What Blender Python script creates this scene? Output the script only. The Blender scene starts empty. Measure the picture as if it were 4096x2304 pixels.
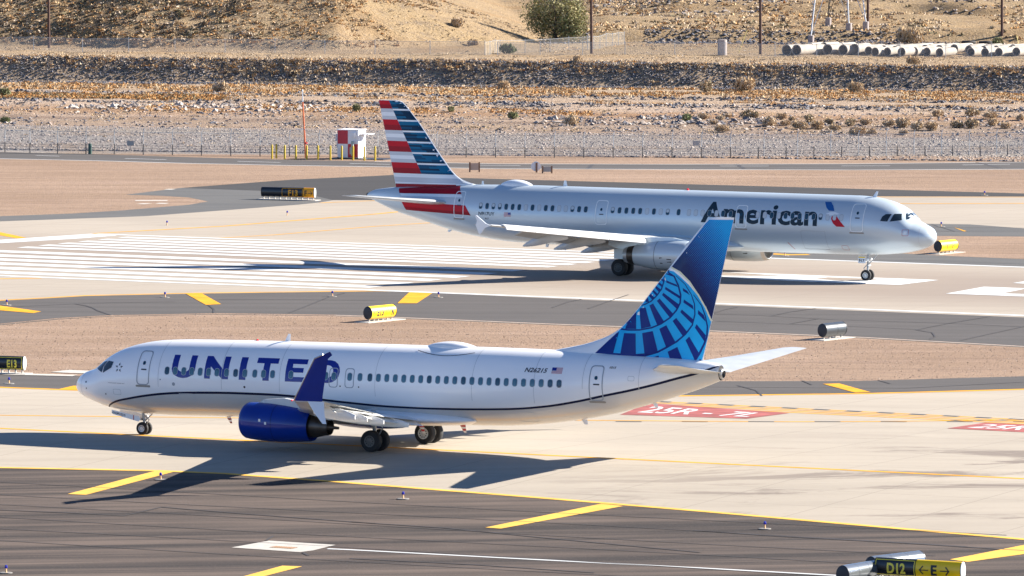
import bpy, bmesh, math, random
import numpy as np
from mathutils import Vector, Matrix
random.seed(7); rng = np.random.default_rng(11)
R = math.radians
# ------------------------------------------------------------------ camera
CAM_H, PITCH, ROLL, FPX = 36.366, R(3.74858), R(-0.17708), 33099.5
THETA = R(28.37536)                       # runway direction against the view
scene = bpy.context.scene
cd = bpy.data.cameras.new('camera'); cam = bpy.data.objects.new('camera', cd)
scene.collection.objects.link(cam); scene.camera = cam
cam.location = (0, 0, CAM_H)
cd.sensor_width = 36.0; cd.lens = FPX/4096*36.0; cd.clip_start = 1; cd.clip_end = 12000
cam.rotation_mode = 'QUATERNION'
cam.rotation_quaternion = (Matrix.Rotation(R(90)-PITCH, 3, 'X') @ Matrix.Rotation(-ROLL, 3, 'Z')).to_quaternion()
# ------------------------------------------------------------------ sky, sun
SUN_AZ, SUN_EL = R(18), R(28)             # azimuth from +X towards +Y
w = bpy.data.worlds.new('World'); scene.world = w; w.use_nodes = True
nt = w.node_tree; bg = nt.nodes['Background']
sky = nt.nodes.new('ShaderNodeTexSky'); sky.sky_type = 'NISHITA'; sky.sun_disc = False
sky.sun_elevation = SUN_EL; sky.sun_rotation = R(90)-SUN_AZ; sky.altitude = 340; sky.air_density = 0.6; sky.dust_density = 0.0; sky.ozone_density = 4.0
nt.links.new(sky.outputs[0], bg.inputs[0]); bg.inputs[1].default_value = 0.065
sl = bpy.data.lights.new('sun', 'SUN'); sl.energy = 5.0; sl.angle = R(0.5); sl.color = (1.0, .925, .82)
so = bpy.data.objects.new('sun', sl); scene.collection.objects.link(so)
sdir = Vector((math.cos(SUN_EL)*math.cos(SUN_AZ), math.cos(SUN_EL)*math.sin(SUN_AZ), math.sin(SUN_EL)))
so.rotation_mode = 'QUATERNION'; so.rotation_quaternion = sdir.to_track_quat('Z', 'Y'); so.location = (300, 300, 300)
vs = scene.view_settings; vs.view_transform = 'Standard'; vs.look = 'None'; vs.gamma = 1; vs.exposure = 1.66
# ------------------------------------------------------------------ geometry of the site
DV = np.array([math.cos(THETA), -math.sin(THETA)]); NV = np.array([math.sin(THETA), math.cos(THETA)])
def ray(u, v):
    a = (u-2048)/FPX; b = (1152-v)/FPX
    r = a*math.cos(ROLL)+b*math.sin(ROLL); up = -a*math.sin(ROLL)+b*math.cos(ROLL)
    return (r, math.cos(PITCH)+up*math.sin(PITCH), -math.sin(PITCH)+up*math.cos(PITCH))
def gz(x, y): return -.04*min(max(370.0-(x*NV[0]+y*NV[1]), 0.0), 130.0)      # crossfall of the near taxiway side
def gp(u, v, z=0.0):                       # survey: photo sighting -> point at height z over the pavement
    d = ray(u, v); h = z
    for _ in range(25): t = (h-CAM_H)/d[2]; h = .5*h+.5*(z+gz(d[0]*t, d[1]*t))
    t = (h-CAM_H)/d[2]; return (d[0]*t, d[1]*t, h)
SH = {'A':(0,650,.5823),'B':(2700,1150,.5419),'C':(0,1650,.5823),'D':(1400,1700,.5435),'E':(2700,1700,.5419),'F':(3500,700,.3451),
 'G':(0,1400,.345),'H':(2850,1000,.3882),'I':(0,850,.345),'J':(1000,500,.2415),'K':(1300,0,.5435),'L':(2700,0,.5419),'M':(0,0,.5435),
 'N':(3000,0,.2329),'O':(3500,50,.2314),'V':(0,0,1.59),'T':(2350,1100,.24155),'P':(0,0,1.0),'S':(2100,1300,.4658),'U':(2200,850,.44866)}
def sv(k, pts, z=0.0):
    ox, oy, s = SH[k]; return [gp(ox+s*x, oy+s*y, z) for x, y in pts]
def fieldpt(s, c, z=0.0): return (DV[0]*s+NV[0]*c, DV[1]*s+NV[1]*c, z)
def pchip(xs, ys):
    xs = np.array(xs, float); ys = np.array(ys, float); h = np.diff(xs); dl = np.diff(ys)/h; m = np.zeros(len(xs))
    for i in range(1, len(xs)-1):
        if dl[i-1]*dl[i] > 0:
            w1 = 2*h[i]+h[i-1]; w2 = h[i]+2*h[i-1]; m[i] = (w1+w2)/(w1/dl[i-1]+w2/dl[i])
    m[0] = dl[0]; m[-1] = dl[-1]
    def f(x):
        x = min(max(x, xs[0]), xs[-1]); i = min(int(np.searchsorted(xs, x, 'right'))-1, len(h)-1); i = max(i, 0)
        t = (x-xs[i])/h[i]
        return float((1+2*t)*(1-t)**2*ys[i]+t*(1-t)**2*h[i]*m[i]+t*t*(3-2*t)*ys[i+1]+t*t*(t-1)*h[i]*m[i+1])
    return f
# ------------------------------------------------------------------ objects
COL = scene.collection
def tag(o, label=None, cat=None, group=None, kind=None):
    if label: o['label'] = label
    if cat: o['category'] = cat
    if group: o['group'] = group
    if kind: o['kind'] = kind
    return o
def empty(name, loc=(0,0,0), rz=0.0):
    o = bpy.data.objects.new(name, None); COL.objects.link(o); o.location = loc; o.rotation_euler = (0,0,rz); o.empty_display_size = .5; return o
def copy_tree(o, parent=None):
    c = o.copy(); COL.objects.link(c)
    if parent is not None: c.parent = parent
    for ch in [x for x in COL.objects if x.parent == o]: copy_tree(ch, c)
    return c
LK = 1.0
class MB:
    def __init__(s): s.v = []; s.f = []; s.m = []
    def add(s, vs, fs, mi=0):
        b = len(s.v); s.v += [tuple(map(float, p)) for p in vs]; s.f += [tuple(b+i for i in f) for f in fs]; s.m += [mi]*len(fs)
    def poly(s, pts, mi=0): s.add(pts, [tuple(range(len(pts)))], mi)
    def box(s, c, d, mi=0, M=None):
        x, y, z = [q/2 for q in d]; P = [(sx*x, sy*y, sz*z) for sz in (-1,1) for sy in (-1,1) for sx in (-1,1)]
        if M is not None: P = [tuple(M @ Vector(p)) for p in P]
        P = [(p[0]+c[0], p[1]+c[1], p[2]+c[2]) for p in P]
        s.add(P, [(0,2,3,1),(4,5,7,6),(0,1,5,4),(2,6,7,3),(0,4,6,2),(1,3,7,5)], mi)
    def loft(s, rings, mi=0, cap=True, closed=True):
        n = len(rings[0]); vs = [p for r in rings for p in r]; fs = []
        for i in range(len(rings)-1):
            for j in range(n if closed else n-1):
                k = (j+1) % n; fs.append((i*n+j, i*n+k, (i+1)*n+k, (i+1)*n+j))
        if cap: fs += [tuple(range(n))[::-1], tuple((len(rings)-1)*n+j for j in range(n))]
        s.add(vs, fs, mi)
    def tube(s, p0, p1, r0, r1=None, n=8, mi=0, cap=True):
        r1 = r0 if r1 is None else r1; p0 = Vector(p0); p1 = Vector(p1); d = (p1-p0).normalized()
        a = d.orthogonal().normalized(); b = d.cross(a)
        s.loft([[tuple(p+a*r*math.cos(6.28318*i/n)+b*r*math.sin(6.28318*i/n)) for i in range(n)] for p, r in ((p0,r0),(p1,r1))], mi, cap)
    def lathe(s, prof, o, ax, n=24, mi=0, cap=False):   # prof: (t along ax, radius)
        o = Vector(o); d = Vector(ax).normalized(); a = d.orthogonal().normalized(); b = d.cross(a)
        s.loft([[tuple(o+d*(t*LK)+(a*math.cos(6.28318*i/n)+b*math.sin(6.28318*i/n))*max(r, .001)) for i in range(n)] for t, r in prof], mi, cap)
    def build(s, name, mats, parent=None, smooth=False, angle=35):
        me = bpy.data.meshes.new(name); me.from_pydata(s.v, [], s.f)
        for m in (mats if isinstance(mats, (list, tuple)) else [mats]): me.materials.append(m)
        me.polygons.foreach_set('material_index', s.m)
        bm = bmesh.new(); bm.from_mesh(me); bmesh.ops.recalc_face_normals(bm, faces=bm.faces)
        if smooth:
            for f in bm.faces: f.smooth = True
            for e in bm.edges:
                if len(e.link_faces) == 2 and e.calc_face_angle(0) > R(angle): e.smooth = False
        bm.to_mesh(me); bm.free()
        o = bpy.data.objects.new(name, me); COL.objects.link(o)
        if parent is not None: o.parent = parent
        return o
# ------------------------------------------------------------------ materials
def mat(name, col, rough=.6, metal=0, spec=.5, var=.0, scale=3.0, bump=0.0, coat=0, stretch=None, col2=None, coords='Object'):
    m = bpy.data.materials.new(name); m.use_nodes = True; t = m.node_tree; b = t.nodes['Principled BSDF']
    b.inputs['Roughness'].default_value = rough; b.inputs['Metallic'].default_value = metal
    b.inputs['Specular IOR Level'].default_value = spec; b.inputs['Coat Weight'].default_value = coat; b.inputs['Coat Roughness'].default_value = .08
    b.inputs['Base Color'].default_value = (*col, 1)
    if var or bump or col2:
        tc = t.nodes.new('ShaderNodeTexCoord'); mp = t.nodes.new('ShaderNodeMapping'); nz = t.nodes.new('ShaderNodeTexNoise')
        if coords == 'World':
            g = t.nodes.new('ShaderNodeNewGeometry'); t.links.new(g.outputs['Position'], mp.inputs[0])
        else: t.links.new(tc.outputs['Object'], mp.inputs[0])
        if stretch: mp.inputs['Scale'].default_value = stretch[:3]; mp.inputs['Rotation'].default_value = (0,0,stretch[3] if len(stretch) > 3 else 0)
        nz.inputs['Scale'].default_value = scale; nz.inputs['Detail'].default_value = 6
        t.links.new(mp.outputs[0], nz.inputs[0])
        mx = t.nodes.new('ShaderNodeMix'); mx.data_type = 'RGBA'
        c2 = col2 or tuple(c*(1-var) for c in col); c1 = col if col2 else tuple(min(1, c*(1+var)) for c in col)
        mx.inputs[6].default_value = (*c1, 1); mx.inputs[7].default_value = (*c2, 1)
        rr = t.nodes.new('ShaderNodeMapRange'); rr.inputs[1].default_value = .35; rr.inputs[2].default_value = .65
        t.links.new(nz.outputs[0], rr.inputs[0]); t.links.new(rr.outputs[0], mx.inputs[0]); t.links.new(mx.outputs[2], b.inputs['Base Color'])
        if bump:
            bp = t.nodes.new('ShaderNodeBump'); bp.inputs['Strength'].default_value = bump; bp.inputs['Distance'].default_value = .02
            t.links.new(nz.outputs[0], bp.inputs['Height']); t.links.new(bp.outputs[0], b.inputs['Normal'])
    return m
class NG:                                   # tiny node-expression helper
    def __init__(s, m): s.t = m.node_tree; s.b = s.t.nodes['Principled BSDF']
    def n(s, ty, **kw):
        x = s.t.nodes.new(ty)
        for k, v in kw.items(): setattr(x, k, v)
        return x
    def link(s, a, b):
        if isinstance(a, (int, float)): b.default_value = a
        elif isinstance(a, tuple): b.default_value = (*a, 1) if len(a) == 3 and len(b.default_value) == 4 else a
        else: s.t.links.new(a, b)
    def math(s, op, a, b=0.0, c=None):
        x = s.n('ShaderNodeMath', operation=op); s.link(a, x.inputs[0]); s.link(b, x.inputs[1])
        if c is not None: s.link(c, x.inputs[2])
        return x.outputs[0]
    def pos(s):
        g = s.n('ShaderNodeNewGeometry'); return g.outputs['Position']
    def obj(s): return s.n('ShaderNodeTexCoord').outputs['Object']
    def map(s, v, scale=(1,1,1), rot=0, loc=(0,0,0)):
        m = s.n('ShaderNodeMapping'); s.link(v, m.inputs[0]); m.inputs['Scale'].default_value = scale; m.inputs['Rotation'].default_value = (0,0,rot); m.inputs['Location'].default_value = loc; return m.outputs[0]
    def noise(s, v, scale, detail=5, rough=.55, dist=0):
        x = s.n('ShaderNodeTexNoise'); s.link(v, x.inputs[0]); x.inputs['Scale'].default_value = scale; x.inputs['Detail'].default_value = detail
        x.inputs['Roughness'].default_value = rough; x.inputs['Distortion'].default_value = dist; return x.outputs[0]
    def rng(s, v, a, b, c=0.0, d=1.0):
        x = s.n('ShaderNodeMapRange'); s.link(v, x.inputs[0]); x.inputs[1].default_value = a; x.inputs[2].default_value = b; x.inputs[3].default_value = c; x.inputs[4].default_value = d; return x.outputs[0]
    def mix(s, f, a, b, mode='MIX'):
        x = s.n('ShaderNodeMix', data_type='RGBA', blend_type=mode); s.link(f, x.inputs[0]); s.link(a, x.inputs[6]); s.link(b, x.inputs[7]); return x.outputs[2]
    def sep(s, v):
        x = s.n('ShaderNodeSeparateXYZ'); s.link(v, x.inputs[0]); return x.outputs
    def out(s, col, bump=None, strength=.5, dist=.05):
        s.link(col, s.b.inputs['Base Color'])
        if bump is not None:
            x = s.n('ShaderNodeBump'); s.link(bump, x.inputs['Height']); x.inputs['Strength'].default_value = strength; x.inputs['Distance'].default_value = dist
            s.link(x.outputs[0], s.b.inputs['Normal'])
def newmat(name, rough=.9, spec=.2):
    m = bpy.data.materials.new(name); m.use_nodes = True; g = NG(m); g.b.inputs['Roughness'].default_value = rough; g.b.inputs['Specular IOR Level'].default_value = spec; return m, g
# airfield dirt
M_dirt, g = newmat('tan_gravel_dirt', .95, .1); p = g.pos()
a = g.noise(p, .035, 6, .6); b = g.noise(p, 1.6, 4, .7); c = g.noise(g.map(p, (.25,1.4,1), THETA), .35, 5, .65); d = g.noise(p, 7, 2, .6)
col = g.mix(g.rng(a, .35, .68), (.41,.285,.20), (.50,.355,.255)); col = g.mix(g.math('MULTIPLY', g.rng(c, .45, .68), .55), col, (.30,.205,.155))
e5 = g.noise(g.map(p, (.12,.9,1), THETA), .22, 6, .7, .4); col = g.mix(g.math('MULTIPLY', g.rng(e5, .5, .66), .45), col, (.62,.45,.35)); col = g.mix(g.math('MULTIPLY', g.rng(b, .52, .7), .6), col, (.24,.165,.13)); col = g.mix(g.math('MULTIPLY', g.rng(d, .6, .8), .5), col, (.62,.50,.42))
g.out(col, g.math('ADD', b, d), .6, .12)
# airfield concrete: slabs with joints, rubber and stains
def concrete(name, base, rubber=False):
    m, g = newmat(name, .85, .25); p = g.pos(); q = g.sep(g.map(p, (1,1,1), THETA))
    n1 = g.noise(p, .05, 6, .6); n2 = g.noise(g.map(p, (.06,1,1), THETA), .5, 6, .65); n3 = g.noise(p, 2.5, 4, .6)
    col = g.mix(g.rng(n1, .3, .7), base, tuple(x*.86 for x in base)); col = g.mix(g.math('MULTIPLY', g.rng(n2, .42, .72), .35), col, tuple(x*.62 for x in base))
    col = g.mix(g.math('MULTIPLY', g.rng(n3, .5, .8), .18), col, tuple(x*.6 for x in base))
    def joint(o, sp, wd):
        f = g.math('FRACT', g.math('DIVIDE', o, sp)); return g.math('LESS_THAN', f, wd/sp)
    j = g.math('MAXIMUM', joint(q[0], 6.1, .07), joint(q[1], 5.7, .07)); col = g.mix(g.math('MULTIPLY', j, .5), col, tuple(x*.45 for x in base))
    if rubber:
        # worn tyre tracks either side of the runway centre line
        band = g.math('SUBTRACT', 1.0, g.rng(g.math('ABSOLUTE', g.math('SUBTRACT', q[1], 505.0)), 8.0, 22.0)); sm = g.noise(g.map(p, (.02,1.2,1), THETA), .9, 5, .7)
        col = g.mix(g.math('MULTIPLY', g.math('MULTIPLY', band, g.rng(sm, .25, .6, .7, 1)), .85), col, (.38,.305,.25))
    else:
        st = g.noise(g.map(p, (.35,1,1), THETA), .16, 7, .7, .6); zone = g.math('MULTIPLY', g.rng(q[0], -198, -180), g.math('SUBTRACT', 1.0, g.rng(q[1], 388, 401)))
        col = g.mix(g.math('MULTIPLY', g.math('MULTIPLY', g.rng(st, .53, .60), zone), .75), col, (.24,.19,.16))
    g.out(col, n3, .15, .02); return m
M_conc = concrete('taxiway_concrete', (.65,.57,.465)); M_rwy = concrete('runway_concrete', (.61,.53,.435), True)
# asphalt
def asphalt(name, c1, c2, streak=.7):
    m, g = newmat(name, .9, .2); p = g.pos()
    n1 = g.noise(g.map(p, (.03,1,1), THETA), .55, 6, .6); n2 = g.noise(p, .12, 5, .6); n3 = g.noise(p, 12, 3, .6); n4 = g.noise(g.map(p, (.02,1,1), THETA), 2.2, 4, .6)
    col = g.mix(g.math('MULTIPLY', g.rng(n1, .40, .60), streak), c1, c2); col = g.mix(g.math('MULTIPLY', g.rng(n4, .5, .7), streak*.6), col, tuple(x*.7 for x in c1))
    col = g.mix(g.math('MULTIPLY', g.rng(n2, .4, .7), .35), col, tuple(x*.8 for x in c1)); col = g.mix(g.math('MULTIPLY', g.rng(n3, .55, .75), .35), col, tuple(x*1.5 for x in c2))
    g.out(col, n3, .3, .02); return m
M_asph = asphalt('worn_brown_asphalt', (.062,.053,.049), (.275,.208,.170)); M_asph2 = asphalt('grey_asphalt', (.13,.12,.115), (.185,.168,.16), .5)
M_asph3 = asphalt('new_dark_asphalt', (.075,.072,.072), (.10,.095,.095), .4); M_asph4 = asphalt('pale_grey_asphalt', (.16,.16,.16), (.22,.215,.205), .5)
M_seal = mat('crack_sealant', (.045,.04,.038), .7); M_scuff = mat('tyre_scuff_mark', (.06,.055,.05), .8); M_shade_edge = mat('pavement_lip_shade', (.05,.045,.04), .9)
M_white = mat('white_road_paint', (.56,.575,.58), .8, spec=.2, var=.07, scale=.35, coords='World'); M_yel = mat('yellow_road_paint', (.66,.32,.025), .8, spec=.1, var=.15, scale=.6, coords='World')
M_yel2 = mat('pale_yellow_road_paint', (.74,.43,.09), .8, spec=.1, var=.1, scale=.6, coords='World'); M_redp = mat('red_road_paint', (.44,.11,.095), .8, var=.28, scale=.7, coords='World'); M_blkp = mat('black_road_paint', (.10,.095,.09), .8, var=.2, scale=.8, coords='World')
M_lip = mat('pavement_lip_dust', (.40,.34,.29), .9, var=.15, coords='World'); M_padc = mat('pad_concrete', (.66,.62,.56), .85, var=.08)
# ------------------------------------------------------------------ terrain
def vnoise(x, y, sc, seed):
    x = x/sc; y = y/sc; xi = np.floor(x).astype(int); yi = np.floor(y).astype(int); fx = x-xi; fy = y-yi
    fx = fx*fx*(3-2*fx); fy = fy*fy*(3-2*fy)
    def h(a, b):
        n = (a*374761393+b*668265263+seed*974711) & 0x7fffffff; n = ((n ^ (n >> 13))*1274126177) & 0x7fffffff; return ((n ^ (n >> 16)) & 0xffff)/65535.0
    return (h(xi,yi)*(1-fx)+h(xi+1,yi)*fx)*(1-fy)+(h(xi,yi+1)*(1-fx)+h(xi+1,yi+1)*fx)*fy
def sstep(a, b, x): t = np.clip((x-a)/(b-a), 0, 1); return t*t*(3-2*t)
def height(X, Y):
    X = np.asarray(X, float); Y = np.asarray(Y, float); W = Y+.17*X+1.2*(vnoise(X, Y*0, 9, 3)-.5)
    z = -.3*sstep(775, 790, W)*np.ones_like(X)
    rough = sstep(740, 780, W)
    z = z+rough*((vnoise(X, Y*2, 6, 5)-.5)*.25+(vnoise(X, Y*2, 1.6, 6)-.5)*.12)
    z = z+.30*np.exp(-((W-843)/1.6)**2)*(vnoise(X, Y*0, 7, 8))+.25*np.exp(-((W-865)/1.2)**2)*vnoise(X, Y*0, 11, 9)
    f = 893+1.0*(vnoise(X, Y*0, 14, 2)-.5)
    z = z+2.4*np.clip((W-f)/3.7, 0, 1)+.15*sstep(0,1,(W-f)/2)*(vnoise(X, Y, 1.1, 12)-.5)
    # hill: front face towards the airfield, flank towards the right
    Yf = np.interp(X, [-75,-57,-42,-20,0,6], [947,943,934,929,950,960]); Xe = 5-(Y-957)*.045
    a = .36*(Y-Yf); b = .30*(Xe-X); k = 1.6
    h = -k*np.log(np.exp(-np.clip(a, -20, 40)/k)+np.exp(-np.clip(b, -20, 40)/k)); h = np.where(h > 0, h, 0)
    bump = (vnoise(X, Y, 5, 20)-.5)*.5+(vnoise(X, Y, 1.7, 21)-.5)*.35
    z = z+np.minimum(h, 14)+bump*np.clip(h/1.5, 0, 1)*sstep(2, -20, X)
    # low second bank and rising scrub on the right
    rr = sstep(2, 12, X)*sstep(930, 940, Y)
    z = z+rr*(1.25*sstep(958, 961.5, Y-.05*X)+(vnoise(X, Y, 7, 31)-.5)*.8*sstep(955, 975, Y)+.012*np.clip(Y-965, 0, 400)+.9*sstep(1010, 1016, Y+(vnoise(X, Y*0, 12, 33)-.5)*24)*sstep(12, 22, X)+1.3*sstep(1050, 1056, Y+(vnoise(X, Y*0, 17, 34)-.5)*20))
    return z
def zat(x, y): return float(height(np.array([x]), np.array([y]))[0])
M_bed, g = newmat('river_bed_ground', .95, .1); p = g.pos(); s3 = g.sep(p)
W = g.math('ADD', s3[1], g.math('MULTIPLY', s3[0], .17)); nn = g.noise(g.map(p, (.12,1,1)), .25, 5, .6)
Wn = g.math('ADD', W, g.math('MULTIPLY', g.math('SUBTRACT', nn, .5), g.rng(W, 870, 889, 10.0, 3.0)))
cr = g.n('ShaderNodeValToRGB'); g.link(g.rng(Wn, 730, 950), cr.inputs[0]); e = cr.color_ramp.elements
stops = [(730,(.46,.41,.37)),(772,(.47,.42,.37)),(785,(.44,.33,.26)),(800,(.50,.38,.29)),(807,(.34,.24,.18)),(812,(.56,.42,.32)),(826,(.50,.30,.17)),(836,(.66,.50,.38)),(842,(.24,.17,.13)),(846,(.62,.46,.34)),(852,(.44,.25,.12)),(862,(.24,.15,.09)),(868,(.60,.30,.08)),(884,(.64,.35,.12)),(888,(.10,.09,.09)),(898,(.055,.055,.07)),(901,(.26,.19,.13)),(905,(.60,.43,.27)),(912,(.70,.54,.38)),(930,(.50,.36,.21)),(950,(.50,.36,.20))]  # near-black bank stops carry the shade of the slope facing the airfield
for i, (x, c) in enumerate(stops):
    el = e[i] if i < 2 else e.new(.5)
    el.position = (x-730)/220; el.color = (*c, 1)
e[0].position = 0
n1 = g.noise(p, .6, 6, .7); n2 = g.noise(p, 3.2, 4, .7); n0 = g.noise(p, .09, 4, .6)
col = g.mix(g.math('MULTIPLY', g.rng(n1, .5, .66), .55), cr.outputs[0], (.20,.16,.135)); col = g.mix(g.math('MULTIPLY', g.rng(n2, .56, .7), .6), col, (.62,.54,.47))
col = g.mix(g.math('MULTIPLY', g.rng(n0, .5, .66), .4), col, (.46,.28,.13))
g.out(col, n2, 1.0, .3)
mb = MB()
ys = [-3000,-200,100,300,500,650,735]+list(np.arange(736, 1040, .6))+list(np.arange(1040, 1240, 1.5))+[1260,1300,1500,2500,6000]
xs = [-4000,-900,-300,-140]+list(np.arange(-90, 90.1, .9))+[140,300,900,4000]
XX, YY = np.meshgrid(xs, ys); ZZ = height(XX, YY); ZZ[YY <= 736] = 0; nx = len(xs)
V = np.stack([XX, YY, ZZ], -1).reshape(-1, 3)
me = bpy.data.meshes.new('ground'); F = []; mi = []
for j in range(len(ys)-1):
    for i in range(nx-1): F.append((j*nx+i, j*nx+i+1, (j+1)*nx+i+1, (j+1)*nx+i)); mi.append(0 if ys[j+1] <= 736 else 1)
me.from_pydata(V.tolist(), [], F); me.materials.append(M_dirt); me.materials.append(M_bed); me.polygons.foreach_set('material_index', mi)
for pz in me.polygons: pz.use_smooth = True
def lay(me, z=None):                       # crease a sheet at the crossfall line and lower it
    bm = bmesh.new(); bm.from_mesh(me)
    for c in (370.0, 240.0): bmesh.ops.bisect_plane(bm, geom=bm.verts[:]+bm.edges[:]+bm.faces[:], plane_co=(NV[0]*c, NV[1]*c, 0), plane_no=(NV[0], NV[1], 0), dist=1e-4)
    for v in bm.verts:
        h = gz(v.co.x, v.co.y)
        if z is not None: v.co.z = z+h
        elif h < 0: v.co.z += h
    bmesh.ops.triangulate(bm, faces=[f for f in bm.faces if len(f.verts) > 4]); bm.to_mesh(me); bm.free()
lay(me)
o = bpy.data.objects.new('ground', me); COL.objects.link(o); tag(o, kind='structure')
# ------------------------------------------------------------------ pavements (sheets)
def sheet(name, pts, z, m, kind='structure'):
    b = MB(); b.poly([(x, y, z) for x, y, _ in pts]); o = b.build(name, m); tag(o, kind=kind)
    lay(o.data, z)
    bm = bmesh.new(); bm.from_mesh(o.data); bmesh.ops.triangulate(bm, faces=bm.faces); bm.to_mesh(o.data); bm.free()
    for pz in o.data.polygons:
        if pz.normal.z < 0: pz.flip()
    return o
near_edge = [(-900,1855),(0,1873),(640,1886),(897,1897),(1339,1929),(1726,1960),(2100,1989),(2405,2014),(2800,2047),(3404,2100),(4096,2160),(5000,2240)]
cu = [(-900,1516),(0,1548),(230,1557),(320,1560),(900,1585),(1700,1594),(2700,1583),(3480,1573),(4096,1556),(5000,1520)]
su = [(-900,1470),(0,1498),(300,1503),(1000,1530),(2000,1535),(2873,1525),(3432,1524),(4096,1505),(5000,1470)]
ml = [(-900,1350),(0,1295),(233,1272),(437,1261),(873,1252.5),(1339,1259),(1500,1264),(2200,1294),(2492,1305),(2879,1323),(3459,1348),(4096,1384),(5000,1435)]
mu = [(-900,1252),(0,1204),(172,1195),(345,1185),(700,1177),(873,1174),(1500,1166),(1640,1169),(2350,1200),(2879,1221),(4096,1270),(5000,1307)]
cU = [(-900,912),(0,886),(582,865),(932,839),(1194,819),(1281,810),(1334,801),(1500,801),(2500,794),(3495,786),(4096,787),(5000,790)]
sheet('taxiway_shoulder', sv('P', near_edge)+sv('P', [(5000,2900),(-900,2900)]), .004, M_asph)
sheet('taxiway_shoulder', sv('P', su)+sv('P', cu[::-1]), .004, M_asph2)
sheet('taxiway', sv('P', cu)+sv('P', near_edge[::-1]), .008, M_conc)
sheet('runway_shoulder', sv('P', mu)+sv('P', ml[::-1]), .004, M_asph2)
sheet('runway', sv('P', cU)+sv('P', mu[::-1]), .008, M_rwy)
sheet('blast_pad', sv('P', [(-900,895),(0,865),(291,854),(483,842),(757,819),(833,806),(757,790),(640,783),(500,779),(582,769),(722,752),(1048,763.5),(1266,785),(1340,800),(1281,810),(1194,819),(932,839),(582,865),(0,886),(-900,912)]), .004, M_asph4)
sheet('far_shoulder', sv('P', [(722,752),(1165,719),(1500,704),(1571,700),(1850,712),(2900,741),(3850,767),(4096,774),(5000,797)])+sv('P', cU[:5:-1])+sv('P', [(1266,785),(1048,763.5)]), .006, M_asph3)
sheet('infield_shoulder', sv('P', [(2900,1030),(3300,985),(3560,930),(3660,895),(3880,898),(4096,914),(5000,948),(5000,1105),(4096,1067),(3500,1046),(3084,1034)]), .012, M_asph4)
sheet('infield', sv('P', [(3400,1004),(3560,975),(3700,944),(4096,947),(5000,975),(5000,1080),(4096,1037),(3800,1025),(3600,1014),(3500,1010)]), .016, M_dirt)
rd_u = [(-900,590),(0,609),(380,617),(762,629),(1165,640),(1500,646),(2000,655),(2700,657),(3400,655),(4096,648),(5000,636)]
rd_l = [(-900,612),(0,634),(380,642),(762,653),(1165,661),(1500,666),(2000,674),(2700,677),(3400,679),(4096,676),(5000,668)]
sheet('service_road', sv('P', rd_u)+sv('P', rd_l[::-1]), .006, M_asph2)
def strip(name, pts, wd, z, m, kind='structure'):    # ground line of even width through sighted points
    b = MB(); P = [Vector((x, y)) for x, y, _ in pts]; L = []; Rr = []
    for i, q in enumerate(P):
        d = (P[min(i+1, len(P)-1)]-P[max(i-1, 0)]).normalized(); n = Vector((-d.y, d.x))*wd/2; L.append((*(q+n), z)); Rr.append((*(q-n), z))
    for i in range(len(P)-1): b.poly([L[i], Rr[i], Rr[i+1], L[i+1]])
    o = b.build(name, m); lay(o.data, z); tag(o, kind=kind); return o
YL = .018
strip('taxiway_edge_line', sv('P', [(u, v-2) for u, v in near_edge]), .45, YL, M_yel2)
strip('taxiway_edge_line', sv('P', [(u, v+2) for u, v in cu]), .62, YL, M_yel)
strip('taxiway_edge_line', sv('P', [(-900,1250),(0,1202),(172,1193),(345,1183),(700,1175),(873,1172),(1500,1164.5),(1640,1167)]), .5, YL, M_yel)
strip('taxiway_centre_line', [fieldpt(s, 373.55) for s in (-300,-233,-200,-150)], .46, YL, M_yel)
strip('taxiway_lead_line', sv('P', [(-600,1640),(0,1662),(450,1667),(900,1672),(1700,1682),(2340,1682),(2700,1685),(3150,1688),(3500,1687),(4096,1680),(5000,1660)]), .34, YL, M_yel)
strip('taxiway_edge_line', sv('P', [(1281,812),(1500,803),(2500,796),(3495,788.5),(4096,789),(5000,792)]), .4, YL, M_yel)
strip('runway_lead_line', sv('P', [(372,935),(900,905),(1500,857),(1640,843)]), .45, YL, M_yel)
strip('runway_lead_line', sv('P', [(860,954),(1100,940),(1500,906),(1750,890)]), .3, YL, M_yel)
strip('runway_lead_line', sv('P', [(-300,1118),(0,1116),(165,1113)]), .5, YL, M_yel)
strip('runway_lead_line', sv('P', [(3300,812),(3700,815),(4096,814),(4800,812)]), .5, YL, M_yel)
strip('runway_lead_line', sv('P', [(3083,1016),(3160,1020),(3235,1019)]), 1.0, YL, M_yel)
for k, (s0, s1, c0, c1) in enumerate([(-319.9,-317.3,0,0)]):
    sheet('threshold_bar', sv('I', [(-900,385),(0,320),(1060,249),(1330,262),(1360,268),(950,301),(0,358),(-900,425)]), YL, M_white)
for c0, c1 in [(505.7,503.6),(501.5,499.3),(497.6,495.5),(493.7,491.6),(489.6,487.4),(485.5,483.4)]+[(c+.75, c-.75) for c in (523.6,520.8,518.0,515.2,512.5,509.6)]:
    sheet('threshold_stripe', [fieldpt(-315.6,c0), fieldpt(-315.6,c1), fieldpt(-272,c1), fieldpt(-272,c0)], .022, M_white)
sheet('runway_edge_line', [fieldpt(-330,481.8), fieldpt(-330,480.9), fieldpt(-60,480.9), fieldpt(-60,481.8)], .022, M_white)
sheet('runway_edge_line', [fieldpt(-319.5,526.7), fieldpt(-319.5,525.9), fieldpt(-60,525.9), fieldpt(-60,526.7)], .022, M_white)
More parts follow.
